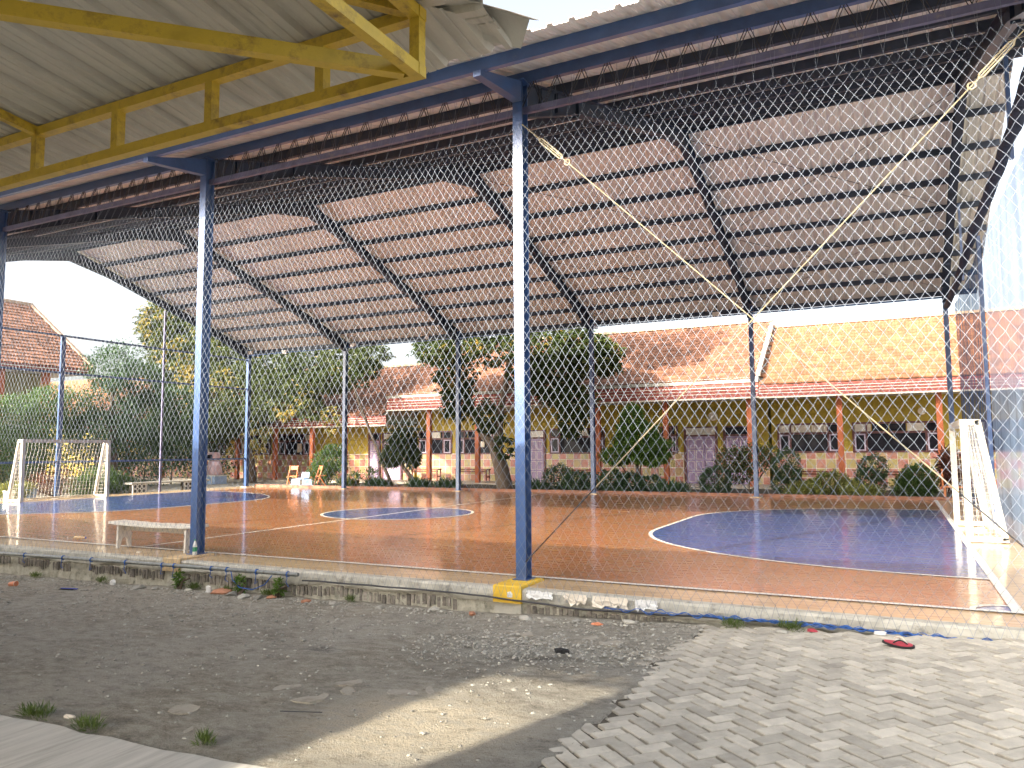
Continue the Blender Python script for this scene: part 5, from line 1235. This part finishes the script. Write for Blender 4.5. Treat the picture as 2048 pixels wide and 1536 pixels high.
for i, (x, w_, m_, lab) in enumerate(((.42, .16, 'white_plastic', 'torn clear plastic film stuck on the wall just right of the yellow block'), (.85, .13, 'trim_white', 'torn cream plastic film hanging on the wall'), (1.25, .20, 'trim_white', 'broad cream plastic film with a rust stain on the wall'), (1.65, .12, 'white_plastic', 'white plastic film at the right end of the torn strips on the wall'))):
    b = MB(); vs = []; n, k = 8, 5; rg = random.Random(30+i)
    for a in range(n+1):
        for c in range(k+1):
            xx = x-w_+2*w_*a/n + .03*noise.noise(Vector((a*.9, c*.8, i*7))); zz = -.005 - .02*noise.noise(Vector((a*.7, i*5, 2))) - (.07+.11*abs(noise.noise(Vector((a*.55, i*3.3, 8)))))*c/k
            vs.append((xx, -.476-.012*noise.noise(Vector((xx*9, zz*9, i))) - .02*c/k*rg.random(), zz))
    b.add(vs, [(a*(k+1)+c, a*(k+1)+c+1, (a+1)*(k+1)+c+1, (a+1)*(k+1)+c) for a in range(n) for c in range(k)])
    o = tag(b.build('plastic_film', M[m_], loc=(x, -.476, -.08)), lab, 'plastic film', 'torn plastic film on the low wall'); md = o.modifiers.new('thickness', 'SOLIDIFY'); md.thickness = .002
t = thing('paper_cup', 'orange paper cup lying at the left edge of the dusty yard', 'cup', (-8.05, -1.25, G(-8.05, -1.25)))
b = MB(); cx, cy, cz_ = -8.05, -1.25, G(-8.05, -1.25)+.042; rr = []
for k, (r_, u) in enumerate(((.028, -.06), (.042, .06))): pass
b.tube((cx-.06, cy, cz_-.012), (cx+.06, cy+.03, cz_), .029, 14, .042); b.build('cup_wall', M['orange_cup'], t)
b = MB(); b.path([(cx+.0605+.0*a, cy+.03+.042*math.cos(a), cz_+.042*math.sin(a)) for a in np.linspace(0, 6.283, 15)], .004, 5); b.build('rim', M['trim_white'], t)
t = thing('hair_comb', 'blue and black plastic comb on the dust near the wall', 'comb', (-6.9, -1.15, G(-6.9, -1.15)))
z = G(-6.9, -1.15)+.003; b = MB(); b.beam((-6.98, -1.17, z+.012), (-6.72, -1.10, z+.012), .03, .014); b.build('spine', M['blue_plastic'], t)
b = MB()
for k in range(14): xx = -6.97+.017*k; b.beam((xx, -1.185+.27*(xx+6.97), z+.010), (xx+.01, -1.225+.27*(xx+6.97), z+.006), .006, .006)
b.build('teeth', M['black_rubber'], t)
def bottle(x, y, z, lab, lying, m_):
    t = thing('plastic_bottle', lab, 'bottle', (x, y, z), 'plastic bottles left on the court')
    prof = [(.0, .028), (.02, .033), (.13, .033), (.17, .022), (.20, .013), (.215, .013)]
    d = Vector((.95, .3, 0)) if lying else Vector((0, 0, 1)); o = Vector((x, y, z+(.034 if lying else .002)))
    b = MB(); b.path([o+d*h for h, r_ in prof], [r_ for h, r_ in prof], 12); b.build('body', M['white_plastic' if not lying else m_], t, smooth=False)
    b = MB(); b.tube(o+d*.055, o+d*.12, .0335, 12); b.build('label_band', M[m_], t)
    b = MB(); b.tube(o+d*.2155, o+d*.235, .0145, 10); b.build('cap', M['blue_plastic' if lying else 'green_plastic'], t)
bottle(-5.43, -.135, .032, 'plastic bottle with a green band standing at the foot of the left blue column', False, 'green_plastic')
bottle(-9.3, .55, .016, 'yellowish plastic bottle lying on the orange court left of the white bench', True, 'cream_block')
scrap('paper_scrap', 'trim_white', -6.65, -.15, .004, .06, .03, 'pink-white paper scrap on the cream border below the bench', 'paper', 9)
# stones along the wall foot and broken old pavers in the hollow
rg = random.Random(77); spots = [(-5.9, .10), (-5.55, .07), (-5.0, .06), (-4.35, .13), (-4.1, .09), (-3.8, .075), (-3.55, .07), (-3.4, .06), (-2.75, .055), (-2.3, .07), (-1.6, .06), (-.9, .065), (-.35, .055), (.35, .07), (.62, .06), (.95, .05), (1.5, .055), (3.02, .05)]
for i, (x, s_) in enumerate(spots):
    b = MB(); y = -.58-rg.uniform(0, .16); red = i in (3, 7, 8, 12)
    b.rock((x, y, gz(x, y)+s_*.2), s_, rg, rg.random(), (1.35, .8, .5)); o = b.build('stone', M['stone_red' if red else 'stone'], loc=(x, y, gz(x, y)))
    tag(o, 'reddish brick chip at the foot of the low wall' if red else 'pale rough stone lying at the foot of the low wall', 'stone', 'red brick chips along the wall foot' if red else 'pale stones along the wall foot')
for i, (x, y, s_) in enumerate(((.98, -1.62, .12), (1.22, -1.50, .11), (1.42, -1.42, .12), (1.62, -1.50, .12), (.72, -1.38, .10), (.45, -1.30, .10), (-.02, -3.72, .15), (.22, -3.44, .14), (.30, -3.10, .13), (.62, -3.38, .14), (.86, -3.24, .13), (.02, -3.30, .12), (-.32, -3.62, .13), (-.7, -4.3, .12), (-.2, -4.55, .14))):
    b = MB(); rot = rg.random()*6; nn = 6; pts = []
    for k in range(nn):
        for d_ in (-.16, .16):
            a = rot + 2*math.pi*(k)/nn + d_; pts.append((x+s_*math.cos(a)*rg.uniform(.93, 1.05), y+s_*math.sin(a)*rg.uniform(.93, 1.05)*.92))
    z = gz(x, y)-.020+.010*rg.random(); tl = rg.uniform(-.08, .08)
    b.prism([(px, py, z-.04) for px, py in pts], (0, 0, .04+.012+.01*rg.random())); ctr = pts
    o = b.build('old_paver', M['old_paver'], loc=(x, y, z)); o.rotation_euler = (tl*.5, tl, 0)
    tag(o, 'worn hexagonal paver half sunk in the sand near the apron' if y < -2.8 else 'broken old paver in the row along the rubble hollow', 'paver', 'sunken hexagonal pavers' if y < -2.8 else 'broken pavers in the hollow')
b = MB(); b.tube((.02, -4.08, G(.0, -4.1)+.004), (.34, -4.0, G(.3, -4)+.004), .0035, 5); tag(b.build('thin_stick', M['wire']), 'thin dark stick lying at the edge of the sunlit sand', 'stick')

# ------------------------------------------------------------------ added unseen blockers behind the viewer: their gap shapes the sun patch
for i, (x0, x1, lab) in enumerate(((-24.0, -4.35, 'added unseen sun blocker behind the viewer, left of the light gap'), (-1.90, 16.0, 'added unseen sun blocker behind the viewer, right of the light gap'))):
    t = thing('sun_blocker', lab, 'building', ((x0+x1)/2, -15.5, -.4))
    hbox('wall', 'blocker_render', t, (x0, -18, -.6), (x1, -13.6, 5.6))  # body of the added sun blocker
    b = MB(); b.prism([(x0-.05, -18.4, 5.601), (x0-.05, -13.4, 5.601), (x0-.05, -15.8, 6.9)], (x1-x0+.1, 0, 0)); b.build('roof', M['tile_brown'], t)  # top of the added sun blocker
